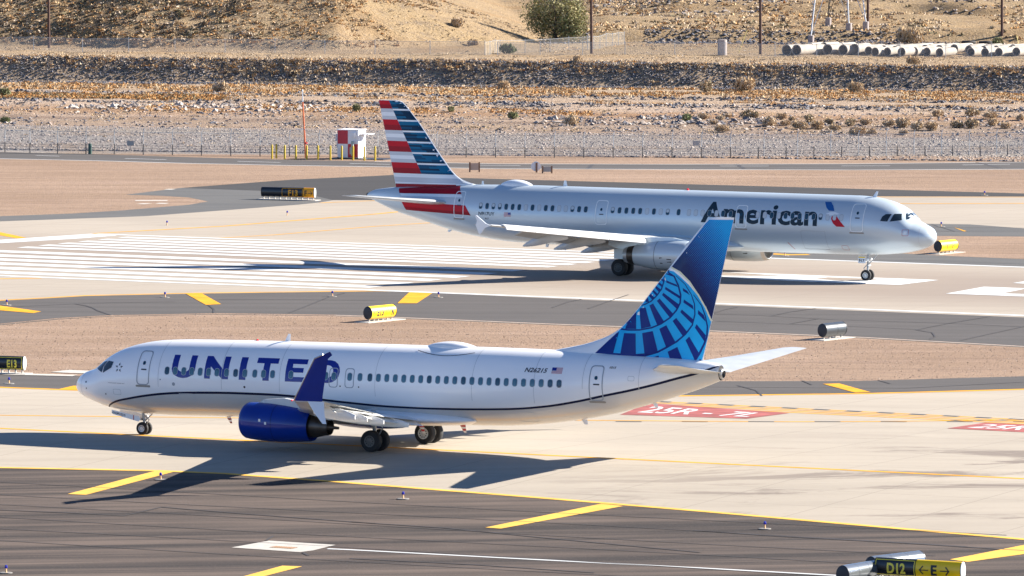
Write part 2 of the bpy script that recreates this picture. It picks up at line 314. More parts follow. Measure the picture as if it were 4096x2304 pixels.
# painted runway designation and aiming marks
sheet('runway_marking', sv('H', [(60,229),(740,252),(1180,270),(1770,292),(2330,312),(1925,363),(1540,350),(1000,330),(430,305),(60,282),(60,266),(400,272),(740,268)]), .024, M_white)
sheet('runway_marking', sv('H', [(1050,300),(1190,284),(1770,303),(1480,322),(1300,318)]), .028, M_rwy)
sheet('runway_marking', sv('F', [(820,1378),(1265,1298),(2300,1340),(2300,1440),(1727,1411)]), .024, M_white)
sheet('runway_marking', sv('F', [(1480,1375),(1727,1325),(2300,1350),(2300,1400),(1727,1383)]), .028, M_rwy)
sheet('runway_marking', sv('F', [(1600,1255),(1800,1225),(2300,1245),(2300,1290),(1727,1262)]), .024, M_white)
# yellow shoulder bars
bars = [('C',[(465,562),(590,568),(1200,408),(1060,405)]),('D',[(995,757),(1110,765),(2010,599),(1850,582)]),('A',[(1275,902),(1385,900),(1520,975),(1415,980)]),
 ('A',[(-160,1000),(0,985),(283,1025),(230,1036),(0,1017),(-200,1010)]),('B',[(1090,713),(1210,710),(1445,775),(1330,778)]),('C',[(1690,1123),(1940,1055),(2075,1060),(1830,1123),(1600,1190),(1500,1180)]),
 ('E',[(2030,995),(2576,888),(3000,800),(3200,810),(2576,955),(2160,1013)]),('P',[(1640,1167),(1731,1172),(1667,1214),(1590,1214)]),('A',[(-150,470),(0,480),(180,518),(120,523),(0,502),(-160,500)]),
 ('G',[(660,462),(850,418),(1000,420),(900,462)]),('F',[(920,610),(1062,653),(1030,656),(925,614)])]
for k, pts in bars: sheet('shoulder_bar', sv(k, pts), .021, M_yel2 if k in 'CDE' else M_yel)
# holding position marking: solid lines, dashes, and red surface signs
for c in (407.4, 406.55, 405.7, 404.85):
    c2 = c-.7*(.85 if c < 405.2 else 1)*.9
    if c > 406.9:
        for k in range(24): s0 = -214+k*2.0; strip('holding_position_marking', [fieldpt(s0, c-.045*(s0+210)*.9), fieldpt(s0+1.0, c-.045*(s0+211)*.9)], .35, YL, M_yel); strip('holding_position_marking', [fieldpt(s0+1.02, c-.045*(s0+211)*.9), fieldpt(s0+1.98, c-.045*(s0+212)*.9)], .55, YL+.001, M_blkp)
    else: strip('holding_position_marking', [fieldpt(-214, c+.16), fieldpt(-166, c-1.78)], .33, YL, M_yel)
for k in range(14): q = gp(2500+k*265, 1687.5); strip('lead_line_dash', [(q[0]-.5, q[1], 0), (q[0]+.9, q[1]-.05, 0)], .36, YL+.004, M_blkp)
# ------------------------------------------------------------------ 2-D decals laid on curved surfaces
def cut_mesh(bm, sx, sz):
    xs_ = [v.co.x for v in bm.verts]; zs_ = [v.co.y for v in bm.verts]
    if not xs_: return
    for a0, a1, st, nrm in ((min(xs_), max(xs_), sx, (1,0,0)), (min(zs_), max(zs_), sz, (0,1,0))):
        if not st: continue
        k = a0+st
        while k < a1:
            co = (k,0,0) if nrm[0] else (0,k,0)
            bmesh.ops.bisect_plane(bm, geom=bm.verts[:]+bm.edges[:]+bm.faces[:], plane_co=co, plane_no=nrm, dist=1e-6); k += st
def decal(name, polys, m, fn, parent, sx=.5, sz=.15):
    """polys: list of (points, material index); fn(x, z) -> local 3-D point on the surface"""
    bm = bmesh.new()
    for pl in polys:
        pts, mi = pl if isinstance(pl, tuple) and isinstance(pl[1], int) else (pl, 0)
        f = bm.faces.new([bm.verts.new((x, z, 0)) for x, z in pts]); f.material_index = mi
    bmesh.ops.triangulate(bm, faces=bm.faces)
    return finish_decal(name, bm, m, fn, parent, sx, sz)
def finish_decal(name, bm, m, fn, parent, sx, sz):
    cut_mesh(bm, sx, sz)
    for v in bm.verts: v.co = fn(v.co.x, v.co.y)
    me = bpy.data.meshes.new(name); bm.to_mesh(me); bm.free()
    for x in (m if isinstance(m, (list, tuple)) else [m]): me.materials.append(x)
    o = bpy.data.objects.new(name, me); COL.objects.link(o); o.parent = parent
    return o
def text2d(txt, bold=0.0, res=3, shear=0):
    cu_ = bpy.data.curves.new('t', 'FONT'); cu_.body = txt; cu_.size = 1; cu_.offset = bold; cu_.resolution_u = res; cu_.shear = shear
    ob = bpy.data.objects.new('t', cu_); me = bpy.data.meshes.new_from_object(ob); bm = bmesh.new(); bm.from_mesh(me)
    bpy.data.objects.remove(ob); bpy.data.meshes.remove(me)
    xs_ = [v.co.x for v in bm.verts]; ys_ = [v.co.y for v in bm.verts]; return bm, (min(xs_), max(xs_), min(ys_), max(ys_))
def text_decal(name, txt, x0, x1, z0, z1, m, fn, parent, bold=0, shear=0, sx=.5, sz=.15, zslope=0):
    bm, (a, b, c, d) = text2d(txt, bold, shear=shear)
    for v in bm.verts:
        tx = (v.co.x-a)/(b-a); tz = (v.co.y-c)/(d-c); x = x0+(x1-x0)*tx; v.co = (x, z0+(z1-z0)*tz+zslope*(x-x0), 0)
    return finish_decal(name, bm, m, fn, parent, sx, sz)
def rrect(cx, cz, w_, h_, r, n=4):
    pts = []
    for qx, qz, a0 in ((1,1,0),(-1,1,90),(-1,-1,180),(1,-1,270)):
        for k in range(n+1): a = R(a0+90*k/n); pts.append((cx+qx*(w_/2-r)+r*math.cos(a), cz+qz*(h_/2-r)+r*math.sin(a)))
    return pts
def frame(outer, inner, mi=0): n = len(outer); return [([outer[i], outer[(i+1)%n], inner[(i+1)%n], inner[i]], mi) for i in range(n)]
# taxiway surface signs
def redsign(c4, txt, name='surface_sign'):
    sheet(name, c4, .022, M_redp)
    a, b, c, d = [Vector(q[:2]) for q in c4]     # a near-left, b far-left, c far-right, d near-right
    def fn(x, z):
        q = a*(1-x)*(1-z)+b*(1-x)*z+c*x*z+d*x*(1-z); return Vector((q.x, q.y, .028))
    bm, (p0, p1, p2, p3) = text2d(txt, .012)
    for v in bm.verts: v.co = (.08+.84*(v.co.x-p0)/(p1-p0), .22+.56*(v.co.y-p2)/(p3-p2), 0)
    cut_mesh(bm, .2, .3)
    for v in bm.verts: v.co = fn(v.co.x, v.co.y)
    me = bpy.data.meshes.new('surface_sign_lettering'); bm.to_mesh(me); bm.free(); me.materials.append(M_white); o = bpy.data.objects.new('surface_sign_lettering', me); COL.objects.link(o); tag(o, kind='structure')
redsign(sv('V', [(1560,1044),(1632,1015),(1986,1040),(1880,1054)]), '25R - 7L')
redsign(sv('B', [(2010,1042),(2290,1000),(3300,1045),(3000,1092)]), '25R - 7L')
# cracks in the asphalt and the drain
for k, pts in [('I',[(870,1062),(1000,1085),(1080,1110),(1130,1140),(1280,1192)]),('I',[(150,1095),(870,1062),(1300,1048),(2029,1035)]),('A',[(1430,980),(1470,1010),(1465,1035)]),('A',[(1985,1035),(2150,970),(2260,925),(2370,898)]),
 ('A',[(1500,943),(2000,942),(2576,948)]),('B',[(290,197),(600,207),(1200,240),(2000,265),(2576,292)]),('B',[(710,212),(850,182),(1040,157)]),('B',[(290,190),(370,165),(460,147)]),('B',[(850,270),(1060,232)]),('B',[(1780,315),(2030,265),(2330,215)]),
 ('B',[(1780,315),(1900,335),(1920,365),(1880,382)]),('B',[(2110,392),(2300,350),(2576,290)]),('B',[(1780,310),(1200,285),(300,250)]),('B',[(460,725),(600,762),(640,802)]),('B',[(940,690),(1010,720)]),('B',[(1500,686),(1590,712)]),('B',[(200,735),(900,740),(1700,745),(2576,700)]),
 ('D',[(0,715),(700,760),(1400,830),(2576,940)]),('D',[(0,985),(900,1030),(1800,1090)]),('C',[(0,672),(450,690),(850,712),(1110,652)]),('C',[(1110,652),(1700,700),(2576,765)]),('E',[(140,780),(700,820),(1700,875),(2576,930)]),('C',[(1830,880),(1880,850)]),('C',[(2080,965),(2120,985)]),
 ('F',[(660,575),(920,655)]),('F',[(680,610),(1727,615)]),('F',[(660,655),(1727,665)]),('U',[(340,860),(520,795),(700,735)]),('U',[(20,850),(160,800),(280,775)]),('F',[(0,985),(800,1000),(1727,1035)])]:
    strip('pavement_crack', sv(k, pts), .15 if k in 'DCE' else .12, .0225, M_seal)
for c in (352.5, 348.6, 344.9, 341.0, 337.2, 333.4): strip('pavement_seam', [fieldpt(s_, c+.25*math.sin(s_*.11+c)) for s_ in range(-240, -160, 4)], .10, .0225, M_seal)
for e_, off in ((ml, 2.2),): strip('pavement_edge_lip', sv('P', [(u, v+off) for u, v in e_ if u > 1200]), .35, .0065, M_lip); strip('pavement_edge_lip', sv('P', [(u, v+off+2.5) for u, v in e_]), .35, .0075, M_shade_edge)  # the second, dark strip paints shade along the pavement edge
strip('pavement_edge_lip', sv('P', [(u, v+1.0) for u, v in rd_l]), .4, .011, M_white)
strip('road_edge_line', sv('P', [(u, v+.5) for u, v in rd_u if u > 1400]), .3, .011, M_white)
for u0, v0, u1, v1 in [(145,622,238,625),(500,634,666,639),(950,645.5,1122,650),(1398,654,1560,658),(1900,661,2082,662.5),(2880,664.5,3075,664.5),(3365,664,3560,663.5),(3850,660,4040,657)]: strip('road_centre_line', sv('P', [(u0,v0),(u1,v1)]), .25, .011, M_white)
for k, pts in [('L',[(450,1213),(515,1247)]),('L',[(2230,1200),(2400,1240)]),('K',[(1970,1210),(1935,1243)])]: strip('pavement_crack', sv(k, pts), .35, .012, M_seal)
sheet('drain_apron', sv('C', [(1590,930),(1850,883),(2305,912),(2150,950),(2060,962)]), .022, M_padc)
P4 = sv('C', [(1850,930),(1895,922),(2048,932),(2005,940)])
gx = [Vector(q) for q in P4]; bb = MB(); bb.poly([(q.x, q.y, .026+gz(q.x, q.y)) for q in gx], 0)
for k in range(9):
    t0 = (k+.25)/9; t1 = (k+.65)/9; A0 = gx[1].lerp(gx[2], t0); A1 = gx[1].lerp(gx[2], t1); B0 = gx[0].lerp(gx[3], t0); B1 = gx[0].lerp(gx[3], t1)
    bb.add([(q.x, q.y, z+gz(q.x, q.y)) for z in (.026, .045) for q in (A0, A1, B1, B0)], [(4,5,6,7),(0,1,5,4),(1,2,6,5),(2,3,7,6),(3,0,4,7)], 1)
tag(bb.build('drain_grate', [mat('drain_dark', (.03,.025,.02), .9), mat('rusty_iron', (.30,.17,.09), .7)]), 'rusty drain grate set in a pale concrete apron on the near asphalt', 'drain')
strip('shoulder_line', sv('P', [(1310,2196),(1400,2200),(2040,2234),(2800,2273),(3350,2303),(4200,2352)]), .28, YL, M_white)
# ================================================================== aircraft
M_uw = mat('white_aircraft_paint', (.90,.90,.90), .3, coat=.35, var=.03, scale=.5, stretch=(.2,1,1)); M_ug = mat('warm_grey_belly_paint', (.60,.585,.56), .25, coat=.4, var=.05, scale=.6, stretch=(.2,1,1))
M_navy = mat('navy_paint', (.006,.010,.04), .5, spec=.2); M_ublue = mat('royal_blue_paint', (.0,.026,.25), .3, coat=.3, spec=.3, var=.06, scale=1.2); M_ulet = mat('blue_lettering_paint', (.0,.014,.24), .35, coat=.2)
M_sky = mat('sky_blue_paint', (.0,.40,.80), .4, spec=.3, coat=.1, var=.05, scale=2); M_gnavy = mat('globe_navy_paint', (.0,.022,.20), .45, spec=.2, coat=.1)
M_silver = mat('silver_mica_paint', (.52,.60,.655), .36, .25, coat=.2, var=.05, scale=.5, stretch=(.15,1,1)); M_grey = mat('light_grey_wing_paint', (.50,.51,.51), .35, var=.07, scale=1.2, coat=.2)
M_white2 = mat('bright_white_panel', (.84,.84,.82), .3, coat=.3); M_glass = mat('dark_cockpit_glass', (.012,.022,.03), .06, spec=.8, coat=.5); M_win = mat('cabin_window_pane', (.045,.13,.18), .12, spec=.7); M_wind = mat('dark_cabin_window_pane', (.012,.05,.08), .12, spec=.7)
M_shade = mat('drawn_window_shade', (.50,.55,.59), .5); M_line = mat('grey_door_seal', (.33,.36,.40), .5); M_wline = mat('white_door_outline', (.88,.9,.9), .4); M_metal = mat('bare_metal', (.55,.54,.52), .3, .9); M_hot = mat('burnt_exhaust_metal', (.10,.085,.075), .38, .85, var=.2, scale=3)
M_tyre = mat('tyre_rubber', (.018,.018,.02), .8); M_rim = mat('pale_wheel_rim', (.62,.62,.60), .4, .3); M_strut = mat('gear_strut_metal', (.42,.43,.44), .4, .5, var=.15, scale=6); M_dark = mat('dark_wheel_well', (.03,.03,.032), .9)
M_red = mat('livery_red_paint', (.50,.0,.015), .4, spec=.25); M_red2 = mat('livery_dark_red_paint', (.30,.0,.012), .4, spec=.25); M_lg = mat('livery_light_grey', (.50,.54,.60), .3, coat=.3); M_lw = mat('livery_white', (.76,.80,.84), .3, coat=.3)
M_tb = [mat('livery_blue_'+n, c, .45, spec=.2) for n, c in (('deep',(.0,.028,.07)),('mid',(.0,.065,.15)),('bright',(.0,.12,.25)))]
M_let = mat('slate_lettering_paint', (.015,.035,.055), .5, spec=.2); M_redl = mat('red_warning_paint', (.5,.03,.03), .5); M_seam = mat('panel_joint', (.52,.54,.56), .5); M_beac = mat('red_beacon_lens', (.75,.02,.03), .2); M_lnav = mat('charcoal_marking', (.03,.035,.05), .4)
M_yelw = mat('yellow_band_cloth', (.8,.55,.1), .6)
# fin of the far-blue gradient: dots that thin out downwards
M_half, g = newmat('halftone_blue_fin', .3, .5); p = g.sep(g.obj()); g.b.inputs['Coat Weight'].default_value = .1; g.b.inputs['Specular IOR Level'].default_value = .25
t_ = g.math('ADD', g.rng(p[2], 7.6, 12.4), g.math('MULTIPLY', g.math('SUBTRACT', p[0], g.math('ADD', 37.4, g.math('MULTIPLY', g.math('SUBTRACT', p[2], 8.0), .25))), .22))
u1 = g.math('ADD', g.math('MULTIPLY', p[0], .7071), g.math('MULTIPLY', p[2], .7071)); u2 = g.math('SUBTRACT', g.math('MULTIPLY', p[0], .7071), g.math('MULTIPLY', p[2], .7071))
def saw(v): f = g.math('FRACT', g.math('DIVIDE', v, .085)); return g.math('ABSOLUTE', g.math('SUBTRACT', f, .5))
dd = g.math('SQRT', g.math('ADD', g.math('POWER', saw(u1), 2), g.math('POWER', saw(u2), 2)))
dot = g.math('LESS_THAN', dd, g.math('MULTIPLY', g.math('MAXIMUM', g.math('SUBTRACT', t_, .08), 0), .66))
g.out(g.mix(dot, g.mix(g.rng(t_, .1, .9), (.0,.014,.10), (.0,.07,.42)), (.0,.40,.85)))
def airfoil(n=10, t=.12):
    up = []; 
    for i in range(n+1):
        x = .5*(1+math.cos(math.pi*i/n)); y = 5*t*(.2969*math.sqrt(x)-.126*x-.3516*x*x+.2843*x**3-.1036*x**4); up.append((x, y))
    return up+[(x, -y*.8) for x, y in up[-2:0:-1]]
def wing(mb, secs, side, mi=0, cap=True):     # secs: (y, x_le, chord, z, thick, twist)
    rings = []
    for y, xl, c, z, t, tw in secs:
        r = [];
        for ax, ay in airfoil(t=t): X = ax*c; Z = ay*c; r.append((xl+X*math.cos(tw)+Z*math.sin(tw), side*y, z-X*math.sin(tw)+Z*math.cos(tw)))
        rings.append(r)
    mb.loft(rings, mi, cap)
class Liner:
    def __init__(s, root, top, bot, hw):
        s.root = root; s.T = pchip(*zip(*top)); s.B = pchip(*zip(*bot)); s.Wd = pchip(*zip(*hw)); s.x0 = top[0][0]; s.x1 = top[-1][0]
    def zc(s, x): return .5*(s.T(x)+s.B(x))
    def hz(s, x): return max(.5*(s.T(x)-s.B(x)), .001)
    def fn(s, side, off=.010):
        def f(x, z):
            q = max(-1, min(1, (z-s.zc(x))/s.hz(x))); c = math.sqrt(max(0, 1-q*q)); y = s.Wd(x)*c
            n = Vector((0, c/max(s.Wd(x), .2), q/s.hz(x))).normalized()
            return Vector((x, side*(y+off*n.y), s.zc(x)+q*s.hz(x)+off*n.z))
        return f
    def fuselage(s, mats, line=None, lw=.05, nose_m=None):
        xs = [s.x0+.012*k*k for k in range(0, 13)]; x = xs[-1]
        while x < s.x1-.2: x += .3; xs.append(min(x, s.x1))
        if xs[-1] < s.x1: xs.append(s.x1)
        rings = []; n1, n2, n3 = 26, 2, 16
        for x in xs:
            h = s.hz(x); zc = s.zc(x); wdt = s.Wd(x)
            if line: zl = line(x); q = (zl-zc)/h; ph = math.acos(max(-1, min(1, q))); dp = lw/max(h, .3)
            else: ph = math.pi*.6; dp = .02
            a0 = max(.02, ph-dp); a1 = min(math.pi-.001, ph+dp)
            if a0 > a1: a0 = a1-.001
            an = [a0*i/n1 for i in range(n1)]+[a0+(a1-a0)*i/n2 for i in range(n2)]+[a1+(math.pi-a1)*i/n3 for i in range(n3+1)]
            full = an+[-a for a in an[-2:0:-1]]
            rings.append([(x, wdt*math.sin(a), zc+h*math.cos(a)) for a in full])
        mb = MB(); n = len(rings[0]); N = n1+n2+n3; vs_ = [p for r in rings for p in r]
        for i in range(len(rings)-1):
            for j in range(n):
                jj = j if j < N else n-1-j; m_ = 0 if jj < n1 else (1 if jj < n1+n2 else 2)
                if not line: m_ = 0
                mb.f.append((i*n+j, i*n+(j+1)%n, (i+1)*n+(j+1)%n, (i+1)*n+j)); mb.m.append(m_)
        mb.v = vs_; mb.f.append(tuple(range(n))); mb.m.append(0); mb.f.append(tuple((len(rings)-1)*n+j for j in range(n))[::-1]); mb.m.append(len(mats)-1)
        return mb.build('fuselage', mats, s.root, True, 50)
def wheel(parent, x, y, r, w_, side, rim=M_rim):
    mb = MB(); h = w_/2
    mb.lathe([(-h,r*.55),(-h*.98,r*.7),(-h*.9,r*.9),(-h*.6,r*.985),(0,r),(h*.6,r*.985),(h*.9,r*.9),(h*.98,r*.7),(h,r*.55)], (x, y, r), (0,1,0), 28, 0, True)
    o = mb.build('wheel', [M_tyre], parent, True)
    mb = MB()
    mb.lathe([(-h-.012,.02),(-h-.012,r*.16),(-h-.002,r*.2),(-h-.002,r*.5),(-h-.010,r*.54),(h+.010,r*.54),(h+.002,r*.5),(h+.002,r*.2),(h+.012,r*.16),(h+.012,.02)], (x, y, r), (0,1,0), 20, 0, True)
    for s_ in (-1, 1):
        for k in range(10): a = k*.6283; mb.box((x+r*.36*math.cos(a), y+s_*(h+.006), r+r*.36*math.sin(a)), (r*.1, .012, r*.1), 1)
    mb.build('rim', [rim, M_dark], o, True); return o
def cabin_window(lin, x, z, kind, side, w_=.25, h_=.38):
    polys = [(rrect(x, z, w_+.045, h_+.045, .12), 0), ]
    o = decal('window', polys, [M_line], lin.fn(side, .007), lin.root, 0, .12)
    mm = {'dark': M_wind, 'mid': M_win, 'white': M_shade, 'half': M_wind}[kind]
    decal('pane', [(rrect(x, z, w_, h_, .11), 0)], [mm], lin.fn(side, .012), o, 0, .12)
    if kind == 'half': decal('window_shade', [(rrect(x, z+h_*.18, w_*.86, h_*.55, .08), 0)], [M_shade], lin.fn(side, .016), o, 0, .12)
    return o
def door(lin, x0, x1, z0, z1, side, m, lw=.05, hole=True, sill=True, rad=.18):
    cx, cz = (x0+x1)/2, (z0+z1)/2
    o = decal('door', frame(rrect(cx, cz, x1-x0, z1-z0, rad, 3), rrect(cx, cz, x1-x0-2*lw, z1-z0-2*lw, rad-lw*.5, 3)), [m], lin.fn(side, .014), lin.root, 0, .12)
    if hole: decal('door_window', [(rrect(cx, z1-.62, .17, .2, .08), 0)], [M_wind], lin.fn(side, .016), o, 0, .1)
    if hole: decal('door_handle', [(rrect(cx-.03*side, z1-.95, .34, .07, .03), 0)], [M_lnav], lin.fn(side, .016), o, 0, .1)
    if sill: decal('door_sill', [(rrect(cx, z0-.06, x1-x0+.12, .11, .05), 0)], [mat('scuffed_sill', (.30,.28,.25), .6)], lin.fn(side, .012), o, 0, .1)
    return o
def blade(root, x, zb, h, c0, c1, sweep, m, th=.03, y=0, band=None):
    s_ = 1 if h > 0 else -1; mb = MB(); rings = []
    for k in range(5):
        t = k/4; c = c0+(c1-c0)*t; xl = x+sweep*t
        rings.append([(xl, y, zb+h*t), (xl+c*.3, y+th*(1-t*.5), zb+h*t), (xl+c, y, zb+h*t), (xl+c*.3, y-th*(1-t*.5), zb+h*t)])
    mb.loft(rings); 
    if band:
        for i in range(4): 
            for j in range(4): mb.m[i*4+j] = (i % 2)
    return mb.build('antenna', [m]+([band] if band else []), root)
def fin_fn(prof, side):                       # paint lies 8 mm off the fin skin
    def f(x, z):
        xl, xt = prof(z); c = max(xt-xl, .1); q = max(0, min(1, (x-xl)/c)); t = .105
        y = 5*t*c*(.2969*math.sqrt(q)-.126*q-.3516*q*q+.2843*q**3-.1036*q**4)*.9
        return Vector((x, side*(y+.008), z))
    return f
def fin_mesh(mb, prof, zs, mi=0):
    rings = []
    for z in zs:
        xl, xt = prof(z); c = xt-xl; up = airfoil(12, .105)
        rings.append([(xl+ax*c, ay*c*.9 if k <= 12 else ay*c*.9/.8, z) for k, (ax, ay) in enumerate(up)])
    mb.loft(rings, mi)
# ------------------------------------------------------------------ airliner with the blue globe fin (nose to the left)
P1 = np.array([-5.67181705, 428.25349704]); P2 = np.array([9.40627768, 571.92344408])
n1 = P1-DV*19.6
U_ = empty('airliner', (n1[0], n1[1], 0), -THETA)
tag(U_, 'white airliner with blue engines and a blue globe on its fin, taxiing left', 'airliner', 'airliners taxiing')
LU = Liner(U_, [(-.2,2.48),(.1,2.92),(.46,3.18),(1.3,3.50),(1.65,3.80),(2.1,4.13),(2.83,4.50),(3.55,4.74),(4.4,4.93),(5.4,5.06),(6.8,5.14),(8.25,5.18),(13,5.27),(20,5.35),(27,5.41),(31,5.40),(34,5.33),(36.25,5.23),(37.8,5.07),(38.15,4.98)],
 [(-.2,2.44),(-.05,2.19),(.38,1.9),(1.1,1.65),(2.19,1.34),(3.26,1.2),(4.34,1.13),(6.1,1.12),(8.3,1.17),(14,1.22),(22,1.32),(24.2,1.34),(26,1.40),(27.85,1.56),(29.75,1.82),(31.9,2.22),(33.5,2.65),(35.3,3.18),(36.3,3.5),(37.3,3.86),(38.15,4.2)],
 [(-.2,.02),(0,.32),(.4,.72),(1.1,1.12),(2.2,1.5),(3.3,1.72),(4.4,1.83),(6,1.88),(27,1.88),(30,1.72),(33,1.3),(36,.78),(37.8,.42),(38.15,.34)])
uline = pchip([-.2,1.7,2.3,2.58,3.08,3.87,4.94,6.0,7.1,8.5,10.6,12.7,14.1,17,19.9,21.5,23.3,25.1,27,28.8,30.6,32.1,33.4,34.8,36.1,37.0,38.15],[1.0,1.25,1.52,1.65,1.83,2.0,2.2,2.35,2.45,2.52,2.58,2.59,2.55,2.36,2.23,2.22,2.25,2.31,2.41,2.6,2.92,3.27,3.56,3.92,4.3,4.55,4.98])
LU.fuselage([M_uw, M_navy, M_ug, M_dark], uline, .065)
PF = LU.fn(-1)
# wing-to-body fairing
mb = MB(); rings = []
for k in range(25):
    t = k/24; x = 12.3+12.2*t; s_ = math.sin(math.pi*t)**.45; hw_ = 1.1+.88*s_; zt = 1.75+.38*s_; zb = 1.55-.38*s_
    rings.append([(x, hw_*math.copysign(abs(math.sin(a))**.8, math.sin(a)), (zt+zb)/2+(zt-zb)/2*math.cos(a)) for a in [6.28318*i/28 for i in range(28)]])
mb.loft(rings); mb.build('belly_fairing', M_uw, U_, True, 50)
# windows, doors, lettering on the port side
wx = [6.48,6.98,7.5,7.99,8.5,9.01,9.52,10.1,10.65,11.21,11.81,12.33,12.88,13.98,15.04,16.07,16.55,17.5]+[18.11]+[18.70+.5015*k for k in range(23)]
for i, x in enumerate(wx):
    cabin_window(LU, x, 3.60+.0095*(x-6.0), 'dark' if i in (0,8,19,26,30,34,40,41) else 'mid', -1)
door(LU, 4.62, 5.40, 2.80, 4.56, -1, M_line); door(LU, 16.27, 16.80, 3.12, 4.13, -1, M_line, .04, False, False, .15); door(LU, 17.22, 17.76, 3.13, 4.14, -1, M_line, .04, False, False, .15); door(LU, 31.36, 32.1, 3.0, 4.8, -1, M_line)
def seg(x0, x1, z0, z1): return [(x0,z0),(x1,z0),(x1,z1),(x0,z1)]
ZT = 4.43; ZB = 3.27; sl_ = .0075
def lz(pts): return [(x, z+sl_*(x-7)) for x, z in pts]
def arc(cx, cz, rx, rz, a0, a1, n=8): return [(cx+rx*math.cos(R(a0+(a1-a0)*k/n)), cz+rz*math.sin(R(a0+(a1-a0)*k/n))) for k in range(n+1)]
ltr = []
o1 = arc(7.465,3.72,.715,.47,180,360); i1 = arc(7.465,3.76,.35,.19,180,360)
ltr += [lz([o1[k], o1[k+1], i1[k+1], i1[k]]) for k in range(8)]+[lz(seg(6.75,7.115,3.72,ZT)), lz(seg(7.815,8.18,3.72,ZT))]
ltr += [lz(seg(8.76,9.11,ZB,ZT)), lz(seg(9.86,10.21,ZB,ZT)), lz([(9.11,ZT),(9.11,ZT-.52),(9.86,ZB),(9.86,ZB+.52)])]
ltr += [lz(seg(10.86,11.26,ZB,ZT)), lz(seg(11.84,13.13,ZT-.27,ZT)), lz(seg(12.29,12.67,ZB,ZT-.27))]
ltr += [lz(seg(13.64,14.03,ZB,ZT)), lz(seg(14.03,14.86,ZT-.25,ZT)), lz(seg(14.03,14.70,3.75,3.99)), lz(seg(14.03,14.86,ZB,ZB+.25))]
o2 = arc(16.2,3.85,.68,.58,-90,90); i2 = arc(16.15,3.85,.33,.32,-90,90)
ltr += [lz(seg(15.32,15.70,ZB,ZT)), lz(seg(15.70,16.2,ZT-.26,ZT)), lz(seg(15.70,16.2,ZB,ZB+.26))]+[lz([o2[k], o2[k+1], i2[k+1], i2[k]]) for k in range(8)]
decal('airline_lettering', ltr, [M_ulet], LU.fn(-1, .006), U_, 0, .12)
text_decal('registration_lettering', 'N26215', 27.68, 28.98, 4.34, 4.57, M_lnav, PF, U_, .025, .25, zslope=.0)
text_decal('fleet_number', '0215', 32.35, 32.72, 4.67, 4.77, M_lnav, PF, U_, .03, .25)
def flag(lin, x0, x1, z0, z1, side, sgn):
    pl = [(seg(x0,x1,z0+(z1-z0)*k/13,z0+(z1-z0)*(k+1)/13), k%2) for k in range(13)]; o = decal('flag', pl, [M_redl, M_lw], lin.fn(side, .008), lin.root, 0, .12)
    a, b = (x0, x0+(x1-x0)*.42) if sgn > 0 else (x1-(x1-x0)*.42, x1)
    decal('flag_canton', [seg(a,b,z0+(z1-z0)*6/13,z1)], [M_ulet], lin.fn(side, .012), o, 0, .12)
flag(LU, 29.22, 29.82, 4.33, 4.62, -1, 1)
# star emblem behind the cockpit
st_ = []
for k in range(5):
    a = R(90+72*k); b = R(90+72*k+42); c = R(90+72*k+12); st_.append([(3.4+.27*math.cos(a), 3.63+.27*math.sin(a)), (3.4+.13*math.cos(a-.45), 3.63+.13*math.sin(a-.45)), (3.4+.13*math.cos(b-.3), 3.63+.13*math.sin(b-.3))])
decal('alliance_emblem', st_, [M_lnav], PF, U_, 0, .12)
text_decal('nose_slogan', 'Connecting people. Uniting the world.', 2.75, 3.85, 2.79, 2.84, M_lnav, PF, U_, .01)
for x, z, r_ in ((6.9,2.92,.09),(11.2,2.93,.06),(6.1,3.13,.03),(16.95,3.2,.04),(18.05,3.2,.04),(1.05,2.75,.05),(1.1,2.42,.04),(2.5,2.2,.04)): decal('service_panel', [rrect(x, z, 2*r_, 2*r_, r_*.9)], [M_lnav if r_ < .08 else M_line], PF, U_, 0, 0)
decal('cockpit_window', [[(2.31,3.30),(2.86,3.60),(2.90,3.90),(2.46,3.92),(2.27,3.62)]], [M_glass], LU.fn(-1, .012), U_, .15, .1)
decal('cockpit_window', [[(1.62,3.50),(2.22,3.32),(2.21,3.62),(2.38,3.90),(2.10,3.86),(1.78,3.62)]], [M_glass], LU.fn(-1, .012), U_, .12, .06)
decal('cockpit_window', [[(1.62,3.50),(2.22,3.32),(2.21,3.62),(2.38,3.90),(2.10,3.86),(1.78,3.62)]], [M_glass], LU.fn(1, .012), U_, .12, .06)
decal('panel_seam', [seg(.62,.64,1.9,3.2)], [M_lg], PF, U_, 0, .1); decal('panel_seam', [seg(.62,.64,1.9,3.2)], [M_lg], LU.fn(1), U_, 0, .1)
for x in (5.95, 9.8, 13.3, 19.0, 24.7, 28.3, 31.0, 34.0): decal('panel_seam', [seg(x, x+.022, 2.75 if x < 30 else 3.6, LU.T(x)-.06)], [M_seam], PF, U_, 0, .1)
for x, z, w_, h_ in ((7.6,2.15,.9,.6),(27.6,2.0,1.0,.55),(3.3,2.35,.5,.3),(33.6,4.2,.35,.25)): decal('hatch', frame(rrect(x,z,w_,h_,.06,2), rrect(x,z,w_-.04,h_-.04,.05,2)), [M_seam], PF, U_, 0, .1)
